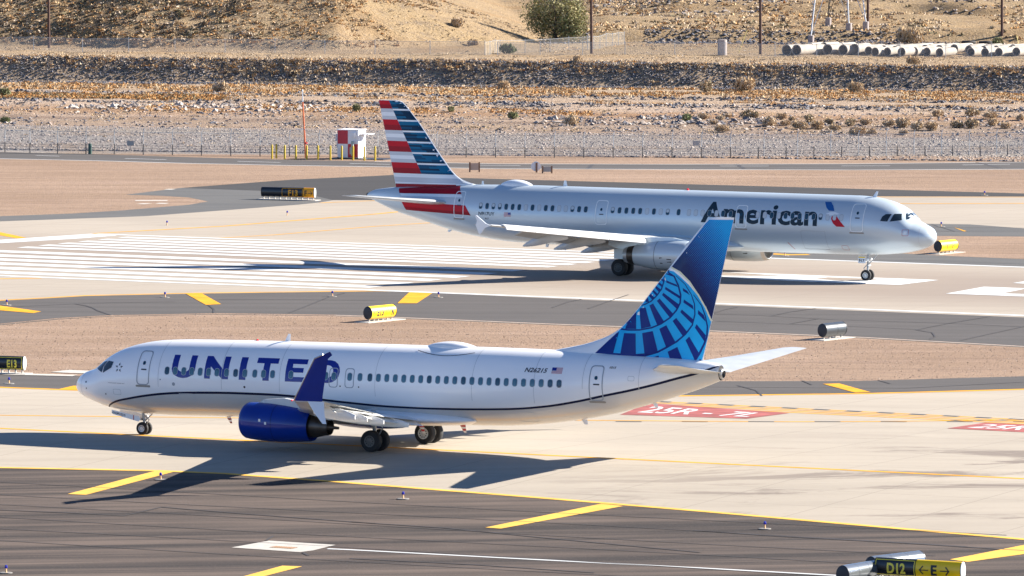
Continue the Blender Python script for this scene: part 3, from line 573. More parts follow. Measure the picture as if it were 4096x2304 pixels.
# tail fin
fle = pchip([5.2,5.42,5.75,6.1,6.4,6.73,7.24,9.81,12.1,12.42,12.52],[27.6,28.6,30.2,31.3,31.95,32.43,32.95,35.13,37.08,37.42,37.85]); fprof = lambda z: (fle(z), 37.11+(z-5.18)*.2384)
mb = MB(); fin_mesh(mb, fprof, [4.9,5.2,5.3,5.42,5.55,5.75,5.9,6.1,6.25,6.4,6.55,6.73,7.0,7.24,8,9,10,11,12,12.3,12.42,12.48,12.52])
fin = mb.build('tail_fin', [M_uw], U_, True, 40)
for sd in (-1, 1):
    FF = fin_fn(fprof, sd); TE = lambda z: fprof(z)[1]
    up = [(32.40,6.70),(33.03,7.24),(35.22,9.81)]+[(35.9,10.62),(37.20,12.15),(37.45,12.40),(TE(12.42),12.42),(TE(10),10),(TE(7.23),7.23)]
    arc_ = [(35.3,9.90),(35.82,9.69),(36.36,9.23),(36.86,8.57),(37.25,7.95),(37.6,7.23)]
    decal('fin_gradient', [[(35.30,9.88),(35.95,10.62),(37.22,12.15),(37.45,12.38),(TE(12.40)-.02,12.40),(TE(9)-.02,9.0),(37.58,7.23)]+arc_[::-1][1:-1]], [M_half], FF, fin, .25, .4)
    def TT(pts): # survey of the fin artwork: photo sheet T -> fin plane
        out = []
        fw = -DV
        for x, y in pts:
            d = ray(2350+.24155*x, 1100+.24155*y); c = P1 @ NV; t = c/(d[0]*NV[0]+d[1]*NV[1]); q = np.array([d[0]*t, d[1]*t]); X = 19.6-(q-P1) @ fw; Z = CAM_H+d[2]*t
            Z = max(Z, 5.17); a, b = fprof(Z); out.append((min(max(X, a+.07), b-.02), Z))
        return out
    globe = [(190,1285),(500,958),(700,720),(890,505),(1275,0),(1230,-90),(1380,-75),(1450,-60),(1540,10),(1700,160),(1850,350),(1960,540),(2060,760),(1990,1090),(1900,1410),(1300,1390),(850,1345)]
    decal('globe_artwork', [TT(globe)], [M_sky], FF, fin, .25, .3)
    F2 = lambda x, z, FF=FF, sd=sd: FF(x, z)+Vector((0, sd*.006, 0))
    def ribbon(pts, w0, w1=None):
        w1 = w1 or w0; n = len(pts); L = []; Q = []
        for i, pz in enumerate(pts):
            a = pts[max(i-1,0)]; b = pts[min(i+1,n-1)]; dx, dy = b[0]-a[0], b[1]-a[1]; l = math.hypot(dx, dy); ww = (w0+(w1-w0)*i/(n-1))/2; L.append((pz[0]-dy/l*ww, pz[1]+dx/l*ww)); Q.append((pz[0]+dy/l*ww, pz[1]-dx/l*ww))
        return [TT([L[i], L[i+1], Q[i+1], Q[i]]) for i in range(n-1)]
    dk = []
    dk += ribbon([(1275,5),(1285,100),(1250,230),(1180,330),(1080,430),(980,480),(895,500)], 22)
    dk += ribbon([(1200,-85),(1360,-40),(1460,20),(1530,170),(1570,330),(1560,460),(1500,580),(1400,700),(1250,805),(1100,868),(900,905),(700,905),(575,890)], 26)
    dk += ribbon([(1490,10),(1640,150),(1740,320),(1790,480),(1795,650),(1750,830),(1640,980),(1500,1100),(1350,1190),(1200,1270),(1000,1325),(850,1338)], 8, 40)
    dk += ribbon([(1775,325),(1900,500),(1960,680),(1990,850),(1980,1020),(1940,1130),(1860,1300),(1790,1405)], 10, 38)
    for q in ([(1195,120),(1180,145),(1262,205),(1275,165)],[(1140,180),(1120,205),(1215,290),(1245,240)],[(1085,240),(1060,268),(1165,340),(1195,318)],[(1045,305),(1015,340),(1095,405),(1135,372)],[(985,365),(950,410),(985,450),(1040,440)],[(1225,55),(1210,75),(1275,115),(1280,80)],
      [(1325,85),(1330,122),(1525,197),(1505,158)],[(1320,193),(1308,232),(1555,390),(1562,345)],[(1285,290),(1262,328),(1505,555),(1550,490)],[(1222,385),(1178,425),(1392,700),(1450,640)],[(1115,468),(1053,500),(1190,825),(1300,765)],[(988,535),(880,550),(925,885),(1088,848)],[(820,600),(690,745),(658,790),(655,888),(842,888)],[(1330,-30),(1300,-20),(1440,25),(1450,5)],
      [(1605,213),(1608,262),(1718,330),(1672,257)],[(1622,402),(1613,452),(1775,570),(1762,503)],[(1587,568),(1562,612),(1742,802),(1768,733)],[(1497,708),(1438,757),(1600,1010),(1668,935)],[(1337,828),(1223,887),(1335,1195),(1483,1108)],[(1117,923),(945,957),(990,1295),(1197,1237)],[(837,963),(640,958),(603,1292),(852,1303)],
      [(548,938),(500,962),(345,1120),(190,1285),(487,1285)],[(190,1283),(487,1283),(600,1290),(850,1302),(990,1290),(1195,1235),(1200,1275),(1000,1330),(850,1343)],
      [(1845,578),(1843,642),(1965,775),(1937,663)],[(1820,813),(1793,872),(1942,1105),(1965,1000)],[(1702,1018),(1643,1077),(1782,1402),(1848,1282)],[(1512,1188),(1358,1267),(1397,1388),(1592,1400)],[(1215,1328),(1123,1357),(1130,1380),(1225,1387)],[(2032,790),(2050,830),(2035,880)],[(1870,1385),(1890,1412),(1850,1412)]): dk.append(TT(q))
    decal('globe_artwork', dk, [M_gnavy], F2, fin, .25, .3)
    F3 = lambda x, z, FF=FF, sd=sd: FF(x, z)+Vector((0, sd*.012, 0))
    ar = []
    for i in range(5): (a, b), (c, d) = arc_[i], arc_[i+1]; ar.append([(a-.03, b-.05),(c-.05, d-.03),(c+.02, d+.02),(a+.03, b+.03)])
    decal('globe_artwork', ar, [mat('cream_pinstripe', (.75,.74,.55), .4)], F3, fin, .2, .2)
# stabilisers
for sd in (-1, 1):
    mb = MB(); wing(mb, [(.3,34.3,4.2,4.62,.10,0),(.75,34.6,3.95,4.68,.10,0),(4,36.5,2.45,5.05,.095,0),(6.9,38.15,1.25,5.42,.09,0),(7.17,38.5,.95,5.46,.06,0)], sd); mb.build('horizontal_stabiliser', M_grey, U_, True, 40)
# wings
for sd in (-1, 1):
    zW = lambda y: 1.78+.129*(y-1.9)
    mb = MB(); wing(mb, [(1.2,12.9,8.6,1.66,.13,.02),(1.9,13.3,7.9,zW(1.9),.13,.02),(4.0,15.3,5.6,zW(4.0),.125,.01),(5.7,16.75,4.2,zW(5.7),.12,0),(10,19.1,3.1,zW(10),.11,-.01),(15,21.8,1.95,zW(15),.10,-.02),(17.1,22.93,1.62,zW(17.1),.10,-.02)], sd)
    wg = mb.build('wing', M_grey, U_, True, 40)
    for a, b in (((2.05,21.15,1.15),(5.5,20.75,.95)),((5.75,20.75,1.0),(12.2,22.1,.6))):
        for q_, dz in ((0,0),(1,-.16)):
            mb = MB(); wing(mb, [(a[0],a[1]-.35+q_*.45,a[2]-q_*.35,zW(a[0])-.02+dz,.12,.16+.2*q_),(b[0],b[1]-.3+q_*.38,b[2]-q_*.25,zW(b[0])-.02+dz,.12,.16+.2*q_)], sd); mb.build('flap', M_white2, wg, True, 40)
    for y, x0, L_ in ((4.0,18.6,3.6),(6.6,18.9,3.3),(9.2,19.8,2.9),(11.7,21.0,2.4)):
        mb = MB(); z0 = zW(y)-.13; rings = []
        for k in range(9): t = k/8; h_ = .30*math.sin(math.pi*min(1, t*.8+.12))**.7; ww = .11*math.sin(math.pi*min(1, t*.85+.1))**.6; zc_ = z0-.16-.22*t*t; rings.append([(x0+L_*t, sd*y+ww*math.cos(a), zc_+h_*math.sin(a)) for a in [6.283*i/10 for i in range(10)]])
        mb.loft(rings); mb.build('flap_track_fairing', M_white2, wg, True, 50)
    mb = MB(); pw = []
    for t, dy in ((0,0),(.12,.12),(.3,.22),(.6,.38),(.85,.52),(.93,.60),(1,.78)):
        xl = 22.95+1.72*t+(.75*max(0, t-.85)/.15); c = 1.62*(1-t)+.62*t if t < .9 else (.52 if t < .97 else .04)
        z = 3.74+2.58*t; pw.append([(xl+ax*c, sd*(17.1+dy)+ay*c*sd*.8, z+ (0)) for ax, ay in airfoil(t=.09)])
    mb.loft(pw); wl = mb.build('winglet', [M_ublue], wg, True, 40)
    mb = MB(); le = []
    for k in range(len(pw)-2): a = Vector(pw[k][10]); b = Vector(pw[k+1][10]); mb.tube(a, b, .045, .04, 8)
    mb.build('winglet_leading_edge', M_metal, wl, True)
    mb = MB(); pl = []
    for t in (0,.5,.9,1):
        c = .95*(1-t)+.22*t; pl.append([(23.75+1.1*t**1.15+ax*c, sd*(17.15+.42*t)+ay*c*.6, 3.74-1.06*t) for ax, ay in airfoil(t=.08)])
    mb.loft(pl); mb.build('winglet', M_uw, wg, True, 40)
    mb = MB(); mb.lathe([(0,.005),(.02,.04),(.06,.05)], (22.8, sd*17.15, 3.74), (1,0,0), 8, 0, True); mb.build('navigation_light', M_beac if sd < 0 else mat('green_lens', (.02,.6,.15), .2), wg, True)
    # engine
    ax = Vector((1, 0, -.035)); o_ = Vector((13.05, sd*4.83, 1.49)); mb = MB()
    mb.lathe([(0,.80),(.03,.86),(.12,.92),(.35,.96),(.9,.99),(1.6,1.0),(2.4,.97),(3.2,.90),(3.95,.80),(4.0,.78),(3.95,.74),(3.4,.72)], o_, ax, 40, 0)
    mb.lathe([(0,.80),(.05,.765),(.3,.75),(1.0,.76)], o_, ax, 40, 1); en = mb.build('engine', [M_ublue, M_metal], U_, True, 40)
    mb = MB(); mb.lathe([(-.01,.80),(.0,.83),(.05,.878),(.14,.925),(.16,.935)], o_-ax*.004, ax, 40); mb.lathe([(-.01,.80),(.02,.775),(.08,.758)], o_-ax*.004, ax, 40); mb.build('intake_lip', M_ublue if sd > 0 else M_ublue, en, True)
    mb = MB(); mb.lathe([(.95,.76),(.96,.0)], o_, ax, 32); mb.lathe([(.5,.02),(.65,.12),(.95,.24)], o_, ax, 16, 1)
    for k in range(24):
        a = k*.2618; c_, s__ = math.cos(a), math.sin(a); pz = o_+ax*.8; b0 = pz+Vector((0, c_*.22, s__*.22)); b1 = pz+Vector((.1, c_*.745, s__*.745)); tq = Vector((.09, -s__*.07, c_*.07)); mb.poly([b0-tq, b0+tq, b1+tq, b1-tq], 1)
    mb.build('fan', [M_dark, M_strut], en)
    mb = MB(); mb.lathe([(3.4,.60),(3.9,.62),(4.3,.56),(4.75,.45),(5.0,.40),(4.95,.37),(4.5,.36)], o_, ax, 32, 0); mb.lathe([(3.5,.72),(3.5,.5)], o_, ax, 32, 1)
    mb.lathe([(4.6,.26),(5.0,.22),(5.2,.09),(5.5,.07),(5.51,.0)], o_, ax, 20, 0); mb.build('exhaust_nozzle', [M_hot, M_dark], en, True)
    mb = MB(); rings = []
    for x, zb, zt, w_ in ((13.9,2.44,2.47,.04),(14.2,2.42,2.62,.16),(15.4,2.2,2.72,.22),(16.6,1.9,2.55,.24),(17.6,1.65,2.35,.2),(18.6,1.75,2.1,.08)): rings.append([(x, sd*4.83-w_, zb),(x, sd*4.83+w_, zb),(x, sd*4.83+w_*.8, zt),(x, sd*4.83-w_*.8, zt)])
    mb.loft(rings); mb.build('pylon', M_grey, en)
    decal('engine_placard', [rrect(0,0,.12,.14,.01,1)], [M_white2], lambda x, z, sd=sd: Vector((14.4+x, sd*4.83-1.012*math.cos(.1), 1.60+z)), en, 0, 0)
    decal('engine_placard', [rrect(0,0,.12,.14,.01,1)], [M_lw], lambda x, z, sd=sd: Vector((14.75+x, sd*4.83-1.012*math.cos(.05), 1.46+z)), en, 0, 0)
    mb = MB()
    for k in range(30):
        a0, a1 = k*.2094, (k+1)*.2094; q = [o_+ax*x_+Vector((0, math.cos(a)*r_, math.sin(a)*r_)) for x_, r_, a in ((1.98,.996,a0),(1.98,.996,a1),(2.0,.995,a1),(2.0,.995,a0))]; mb.poly(q)
    mb.build('cowl_seam', M_navy, en)
    # main gear
    yg = sd*2.86; ge = MB(); ge.tube((19.6,yg,.6),(19.6,yg+sd*.25,2.2),.10,.13,12); ge.tube((19.6,yg-.42,.565),(19.6,yg+.42,.565),.09,.09,10); ge.tube((19.62,yg,.9),(18.6,yg-sd*.9,1.9),.06,.06,8); ge.tube((19.75,yg,.75),(20.1,yg+sd*.1,1.25),.04,.04,8); ge.tube((20.1,yg+sd*.1,1.25),(19.75,yg+sd*.15,1.6),.04,.04,8)
    gear = ge.build('main_gear', M_strut, U_, True)
    for dy in (-.43,.43): wheel(gear, 19.6, yg+dy, .565, .41, sd, mat('dull_dark_hub', (.10,.095,.09), .5) if sd < 0 else M_rim)
    mb = MB(); mb.box((19.35, yg+sd*.42, 1.75), (1.0,.04,.75), 0, Matrix.Rotation(sd*.2, 3, 'X')); mb.build('gear_door', M_grey, gear)
# nose gear
ge = MB(); ge.tube((4.05,0,.33),(3.9,0,1.35),.07,.09,12); ge.tube((4.05,-.25,.335),(4.05,.25,.335),.05,.05,8); ge.tube((4.0,0,.7),(4.7,0,1.3),.035,.035,8); ge.box((3.85,0,.82),(.14,.24,.12)); ge.tube((4.15,0,.55),(4.3,0,.8),.025,.025,6); ge.tube((4.3,0,.8),(4.05,0,1.0),.025,.025,6)
gear = ge.build('nose_gear', M_strut, U_, True)
for dy in (-.2,.2): wheel(gear, 4.0, dy, .345, .2, 1)
for dy in (-.42,.42):
    mb = MB(); mb.add([(x, dy+e, z) for e in (-.02,.02) for x, z in ((2.25,1.28),(3.95,1.0),(4.02,.85),(3.9,.72),(2.35,1.05),(2.25,1.12))], [(0,1,2,3,4,5),(11,10,9,8,7,6),(0,1,7,6),(1,2,8,7),(2,3,9,8),(3,4,10,9),(4,5,11,10),(5,0,6,11)]); gd = mb.build('gear_door', M_uw, gear)
    if dy < 0:
        nf = lambda x, z: Vector((x, -.445, z)); text_decal('gear_door_lettering', 'ETOPS 0215', 2.3, 3.1, 1.08, 1.2, M_lnav, nf, gd, .03, zslope=-.15); decal('gear_door_stripe', [[(3.58,1.05),(3.63,1.04),(3.63,.79),(3.58,.80)]], [M_redl], nf, gd, 0, 0)
blade(U_, 12.55, 5.24, .42, .34, .14, .22, M_uw, .04); blade(U_, 9.0, 1.18, -.36, .30, .12, .26, M_uw, .03, 0, M_redp); blade(U_, 20.55, 1.2, -.42, .34, .14, .26, M_redl, .03, 0, M_white2); blade(U_, 23.0, 1.32, -.40, .34, .14, .26, M_redl, .03, 0, M_white2); blade(U_, 30.1, 1.9, -.26, .36, .2, .2, M_uw, .03); blade(U_, 34.2, 2.9, -.24, .30, .16, .2, M_uw, .03)
mb = MB(); mb.lathe([(0,.09),(.07,.08),(.11,.03),(.115,.0)], (10.9,0,5.20), (0,0,1), 12); mb.build('beacon', M_beac, U_, True)
mb = MB(); rings = []
for k in range(17):
    t = k/16; s_ = max(.02, math.sin(math.pi*t)**.5 if t < .5 else math.sin(math.pi*t)**.75); rings.append([(21.0+3.3*t, .58*s_*math.cos(a), 5.22+.40*s_*max(-.1, math.sin(a))**1) for a in [6.283*i/24 for i in range(24)]])
mb.loft(rings); mb.build('radome', M_uw, U_, True, 60)
decal('radome_base_line', [[(20.98+3.4*k/12, 5.14-.20*math.sin(math.pi*k/12)), (20.98+3.4*(k+1)/12, 5.14-.20*math.sin(math.pi*(k+1)/12)), (20.98+3.4*(k+1)/12, 5.165-.20*math.sin(math.pi*(k+1)/12)), (20.98+3.4*k/12, 5.165-.20*math.sin(math.pi*k/12))] for k in range(12)], [M_navy], LU.fn(-1, .012), U_, 0, 0)
mb = MB(); mb.lathe([(-.05,.30),(.25,.26),(.3,.2)], (38.0,0,4.55), (1,0,-.05), 16, 0); mb.lathe([(.15,.2),(.16,.0)], (38.0,0,4.55), (1,0,-.05), 16, 1); mb.build('exhaust_outlet', [M_strut, M_dark], U_, True)
# ------------------------------------------------------------------ silver airliner with the striped fin (nose to the right)
n2 = P2+DV*21.97
A_ = empty('airliner', (n2[0], n2[1], 0), math.pi-THETA)
tag(A_, 'silver airliner with a red, white and blue striped fin, rolling right', 'airliner', 'airliners taxiing')
LA = Liner(A_, [(-.1,3.10),(.16,3.65),(.75,3.98),(1.43,4.32),(1.68,4.6),(2.11,4.98),(2.78,5.33),(3.63,5.58),(4.64,5.74),(5.74,5.80),(20,5.80),(30,5.80),(35.5,5.72),(36.8,5.66),(40,5.48),(42,5.36),(42.94,5.25),(43.74,5.11),(44.2,4.88)],
 [(-.1,3.06),(.07,2.76),(.49,2.45),(1.5,2.11),(2.76,1.92),(4.45,1.8),(7.84,1.74),(15,1.72),(29,1.72),(32.5,1.80),(35.1,2.07),(37.3,2.46),(38.7,2.81),(40.1,3.19),(41.7,3.61),(42.9,4.04),(44.0,4.52),(44.2,4.62)],
 [(-.1,.02),(.05,.42),(.5,.95),(1.5,1.45),(2.8,1.78),(4.5,1.94),(6,1.975),(31,1.975),(34,1.8),(37,1.4),(40,.95),(42.9,.42),(44.2,.16)])
LA.fuselage([M_silver, M_dark]); SF = LA.fn(1)
mb = MB(); rings = []
for k in range(25):
    t = k/24; x = 14.0+13.2*t; s_ = math.sin(math.pi*t)**.45; hw_ = 1.2+1.0*s_; zt = 2.2+.85*s_; zb = 2.0-.50*s_
    rings.append([(x, hw_*math.copysign(abs(math.sin(a))**.8, math.sin(a)), (zt+zb)/2+(zt-zb)/2*math.cos(a)) for a in [6.28318*i/28 for i in range(28)]])
mb.loft(rings); mb.build('belly_fairing', M_silver, A_, True, 50)
k1 = 'h d h h d d d w d w d d w w h d d'.split(); k2 = 'h d d d d w d w h'.split(); kd = {'h':'half','d':'dark','w':'white'}
for i, k in enumerate(k1): cabin_window(LA, 34.23-.5237*i, 4.35, kd[k], 1, .26, .40)
for i, k in enumerate(k2): cabin_window(LA, 23.75-.535*i, 4.36, kd[k], 1, .26, .40)
for x, k in [(18.63,'d'),(17.83,'w'),(17.3,'w'),(16.77,'w'),(16.24,'d'),(15.7,'w'),(15.2,'d'),(14.62,'d'),(12.53,'w'),(11.99,'w'),(11.46,'d'),(10.93,'w'),(10.4,'d'),(9.87,'d'),(9.33,'d'),(8.8,'d'),(8.27,'d'),(7.74,'h'),(7.2,'w'),(6.68,'w'),(6.16,'w')]: cabin_window(LA, x, 4.37, kd[k], 1, .26, .40)
door(LA, 24.17, 25.10, 3.33, 5.0, 1, M_wline, .05, True, False); door(LA, 13.36, 14.21, 3.42, 4.98, 1, M_wline); door(LA, 4.50, 5.47, 3.42, 5.32, 1, M_wline); door(LA, 35.68, 36.52, 3.43, 5.28, 1, M_wline)
text_decal('airline_lettering', 'American', 16.88, 7.98, 3.72, 5.14, M_let, LA.fn(1, .006), A_, .026)
text_decal('registration_lettering', 'N917UY', 34.38, 33.05, 3.70, 3.95, M_let, SF, A_, .02); text_decal('fleet_number', '917', 33.85, 33.55, 3.42, 3.54, M_let, SF, A_, .02)
flag(LA, 31.72, 32.28, 3.67, 3.96, 1, 1)
decal('eagle_emblem', [([(7.71,5.36),(7.25,5.37),(6.95,5.1),(6.77,4.79),(7.2,4.8),(7.45,5.0)],0)], [mat('emblem_blue', (.01,.10,.33), .35)], SF, A_, 0, .1)
decal('eagle_emblem', [([(7.35,4.60),(7.05,4.72),(6.7,4.72),(6.33,4.62),(6.5,4.56),(6.95,4.5),(7.2,4.42)],0)], [M_lw], SF, A_, 0, .1)
decal('eagle_emblem', [([(6.75,4.50),(6.5,4.42),(6.2,4.1),(5.84,3.74),(6.5,3.75),(6.75,3.95),(6.92,4.25),(6.9,4.42)],0)], [M_red], SF, A_, 0, .1)
for pts in ([(3.29,4.21),(2.79,4.19),(2.62,4.68),(3.0,4.68),(3.2,4.5)],[(2.62,4.19),(1.90,4.29),(2.06,4.70),(2.47,4.70)],[(1.69,4.32),(1.12,4.34),(1.45,4.62),(1.80,4.72),(1.90,4.72)]):
    decal('cockpit_window', [pts], [M_glass], LA.fn(1, .012), A_, .12, .08)
decal('cockpit_window', [[(1.69,4.32),(1.12,4.34),(1.45,4.62),(1.80,4.72),(1.90,4.72)]], [M_glass], LA.fn(-1, .012), A_, .12, .08)
decal('panel_outline', frame(rrect(8.3,2.75,1.85,1.3,.06,2), rrect(8.3,2.75,1.82,1.27,.05,2)), [M_line], SF, A_, 0, .12); decal('panel_outline', frame(rrect(1.55,3.45,.42,.42,.05,2), rrect(1.55,3.45,.38,.38,.04,2)), [M_redl], SF, A_, 0, .12); decal('panel_outline', [rrect(1.55,3.46,.2,.18,.02,2)], [M_lw], SF, A_, 0, .12)
decal('panel_outline', frame(rrect(6.1,2.28,.5,.32,.05,2), rrect(6.1,2.28,.47,.29,.04,2)), [M_redl], SF, A_, 0, .1); decal('drain_mast_stripe', [[(10.35,2.55),(10.39,2.55),(10.08,2.05),(10.04,2.05)]], [M_redl], SF, A_, 0, .1); decal('panel_seam', [seg(.72,.74,2.4,3.9)], [M_lg], SF, A_, 0, .1)
decal('panel_seam', [seg(28.6,28.62,1.9,3.1)], [M_lg], SF, A_, .8, .15)
def tailband(z0a, z0b, z1a, z1b, xa, xb0, xb1, m): decal('tail_band', [[(xa,z0a),(xb0,z0b),(xb1,z1b),(xa+.2,z1a)]], [m], SF, A_, .4, .08); decal('tail_band', [[(xa,z0a),(xb0,z0b),(xb1,z1b),(xa+.2,z1a)]], [m], LA.fn(-1), A_, .4, .08)
tailband(4.98,5.08,5.30,5.70,41.35,36.05,36.65,M_red2); tailband(4.80,4.86,4.97,5.06,41.1,35.9,36.05,M_lw); tailband(4.45,4.42,4.79,4.84,41.1,35.65,35.88,M_lg)
decal('tail_band', [[(40.75,3.83),(35.05,3.65),(35.55,4.33),(41.1,4.42)]], [M_red], SF, A_, .4, .08); decal('tail_band', [[(40.75,3.83),(35.05,3.65),(35.2,3.85),(40.9,4.05)]], [M_red2], LA.fn(1,.013), A_, .4, .08)
# fin
ale = pchip([5.3,5.73,5.85,6.12,6.57,7.2,11.2,11.40,11.47],[34.4,35.59,36.15,36.82,37.4,37.95,41.25,41.5,41.9]); aprof = lambda z: (ale(z), 41.96+(z-5.43)*.2346)
mb = MB(); fin_mesh(mb, aprof, [5.1,5.3,5.5,5.73,5.85,6.0,6.12,6.3,6.57,6.9,7.2,8,9,10,11,11.2,11.35,11.42,11.47]); afin = mb.build('tail_fin', [M_lw], A_, True, 40)
xd = lambda z: 42.51-(11.45-z)*.5339
for sd in (1, -1):
    FF = fin_fn(aprof, sd); pR = []; pB = []; pW = []
    Z = lambda k: 11.44-.7555*k/1.0      # stripe k starts here, .7555 m apart
    edges = [11.45,10.88,10.12,9.37,8.62,7.87,7.12,6.36]
    def TEx(z): return aprof(z)[1]-.015
    def LEx(z): return aprof(z)[0]+.05
    for k in range(7):
        z1, z0 = edges[k], edges[k+1]
        def quad(a, b, za, zb): return [(a(za),za),(b(za),za),(b(zb),zb),(a(zb),zb)]
        if k % 2 == 0: pR += [(quad(xd, TEx, z0, (z0+z1)/2), 1), (quad(xd, TEx, (z0+z1)/2, z1), 0)]
        else: n3 = (z1-z0)/3; pR += [(quad(xd, TEx, z0+n3*j, z0+n3*(j+1)), 2 if j % 2 == (0 if k == 1 else 0) else 3) for j in range(3)]
        zt = z1-.12 if k else z1; nb = 5; hh = (zt-z0)/nb
        for j in range(nb):
            a_, b_ = z0+hh*j, z0+hh*(j+1); xm = lambda z, f=random.uniform(.3,.7): xd(z)+(LEx(z)-xd(z))*f
            pB += [(quad(LEx, xm, a_, b_), random.choice((0,0,1,2))), (quad(xm, xd, a_, b_), random.choice((0,1,1,2)))]
    pR += [(quad(LEx, TEx, 6.1, 6.3), 3), (quad(LEx, TEx, 5.75, 6.1), 2)]
    pR += [([(37.0,5.45),(TEx(5.45),5.35),(TEx(5.62),5.62),(36.95,5.68)], 1)]
    decal('fin_stripes', pR, [M_red, M_red2, M_lg, M_lw], FF, afin, .3, .3); decal('fin_stripes', pB, M_tb, FF, afin, .3, .3)
for sd in (-1, 1):
    mb = MB(); wing(mb, [(.3,36.6,4.1,4.38,.11,0),(1.2,37.1,3.8,4.46,.11,0),(3.5,38.8,2.9,4.70,.10,0),(6.0,41.1,1.75,5.0,.09,0),(6.22,41.5,1.35,5.03,.06,0)], sd); mb.build('horizontal_stabiliser', M_grey, A_, True, 40)
    zW = lambda y: 2.25+.118*(y-2)
    mb = MB(); wing(mb, [(1.2,16.1,7.6,2.16,.14,.03),(2.0,16.8,6.9,zW(2),.14,.03),(6.4,19.3,4.3,zW(6.4),.125,.01),(11,21.85,3.0,zW(11),.115,-.01),(16.9,25.1,1.5,zW(16.9),.10,-.02)], sd)
    wg = mb.build('wing', M_grey, A_, True, 40)
    for (ya, yb) in ((2.6,4.9),(6.35,8.9),(8.95,11.5),(11.55,14.1),(14.15,16.1)):
        xle = lambda y: 16.8+(y-2)*(8.3/14.9) if y > 6 else 16.8+(y-2)*.568
        mb = MB(); rings = []
        for y in (ya, yb):
            c = 1.0-.028*y; x_ = xle(y)-.42*c; z_ = zW(y)-.03*c
            rings.append([(x_+px*c, sd*y, z_+pz*c) for px, pz in ((-.10,-.34),(-.06,-.14),(.06,.06),(.25,.2),(.6,.29),(.95,.31),(.6,.24),(.33,.1),(.15,-.1),(.05,-.28),(-.03,-.38))])
        mb.loft(rings); mb.build('slat', M_white2, wg, True, 40)
    for a, b in (((2.3,23.2,1.3),(6.2,23.15,1.15)),((6.5,23.2,1.15),(13.0,25.0,.75))):
        mb = MB(); wing(mb, [(a[0],a[1]-.25,a[2],zW(a[0])-.18,.12,.42),(b[0],b[1]-.2,b[2],zW(b[0])-.12,.12,.42)], sd); mb.build('flap', M_grey, wg, True, 40)
    for y, x0, L_ in ((4.6,20.6,4.2),(7.6,21.3,4.0),(10.6,22.6,3.5),):
        mb = MB(); z0 = zW(y)-.15; rings = []
        for k in range(11): t = k/10; s_ = max(.03, math.sin(math.pi*min(.99, t*.93+.05))**.7); zc_ = z0-.18-1.05*max(0, t-.3)**1.25; rings.append([(x0+L_*t, sd*y+.17*s_*math.cos(a), zc_+.36*s_*math.sin(a)) for a in [6.283*i/10 for i in range(10)]])
        mb.loft(rings); mb.build('flap_track_fairing', M_grey, wg, True, 50)
    mb = MB(); mb.add([(x, sd*(16.95+e), z) for e in (-.03,.03) for x, z in ((25.15,4.0),(25.5,4.12),(26.25,4.66),(26.35,4.62),(26.2,4.3),(26.3,4.0),(26.05,3.42),(25.95,3.40),(25.6,3.82))], [tuple(range(9)), tuple(range(17,8,-1))]+[(i,(i+1)%9,9+(i+1)%9,9+i) for i in range(9)]); mb.build('wingtip_fence', M_lw, wg)
    # engine
    LK = .92; ax = Vector((1, 0, -.02)); o_ = Vector((15.5, sd*5.75, 1.68)); mb = MB()
    mb.lathe([(0,.80),(.04,.86),(.18,.93),(.5,.985),(1.2,1.02),(2.0,1.02),(2.9,.99),(3.9,.86),(4.75,.70)], o_, ax, 40, 0); mb.lathe([(.1,.79),(.5,.78),(1.0,.8)], o_, ax, 40, 1); en = mb.build('engine', [M_silver, M_metal], A_, True, 40)
    mb = MB(); mb.lathe([(.16,.79),(.05,.79),(-.01,.83),(.03,.885),(.16,.94),(.24,.955)], o_, ax, 40); mb.build('intake_lip', M_metal, en, True)
    mb = MB(); mb.lathe([(1.0,.8),(1.01,.0)], o_, ax, 32); mb.lathe([(.55,.02),(.7,.12),(1.0,.24)], o_, ax, 16, 1)
    for k in range(22):
        a = k*.2856; c_, s__ = math.cos(a), math.sin(a); pz = o_+ax*.85; b0 = pz+Vector((0, c_*.22, s__*.22)); b1 = pz+Vector((.1, c_*.77, s__*.77)); tq = Vector((.09, -s__*.08, c_*.08)); mb.poly([b0-tq, b0+tq, b1+tq, b1-tq], 1)
    mb.build('fan', [M_dark, M_strut], en)
    mb = MB(); mb.lathe([(4.75,.69),(5.0,.665),(5.28,.62)], o_, ax, 32, 0); mb.lathe([(5.28,.62),(5.6,.53),(5.65,.50),(5.5,.48)], o_, ax, 32, 1); mb.lathe([(5.3,.4),(5.55,.2),(5.56,0)], o_, ax, 20, 0); mb.build('exhaust_nozzle', [M_hot, M_strut], en, True)
    mb = MB(); rings = []
    for x, zb, zt, w_ in ((15.9,2.63,2.66,.04),(17.0,2.55,2.85,.17),(18.6,2.25,2.85,.25),(20.0,1.95,2.75,.25),(21.2,2.0,2.65,.2),(22.0,2.2,2.5,.08)): rings.append([(x, sd*5.75-w_, zb),(x, sd*5.75+w_, zb),(x, sd*5.75+w_*.8, zt),(x, sd*5.75-w_*.8, zt)])
    mb.loft(rings); mb.build('pylon', M_silver, en)
    LK = 1.0
    for x_, r_ in ((2.53,1.0),(4.34,.71)):
        mb = MB()
        for k in range(30):
            a0, a1 = k*.2094, (k+1)*.2094; mb.poly([o_+ax*xx+Vector((0, math.cos(a)*(r_+.006), math.sin(a)*(r_+.006))) for xx, a in ((x_,a0),(x_,a1),(x_+.025,a1),(x_+.025,a0))])
        mb.build('cowl_seam', M_lnav, en)
    mb = MB()
    for x_ in (1.9,): mb.poly([o_+ax*x_+Vector((q_, sd*1.026*math.cos(a), 1.026*math.sin(a))) for q_, a in ((0,-.55),(.2,-.55),(.2,-.1),(0,-.1))])
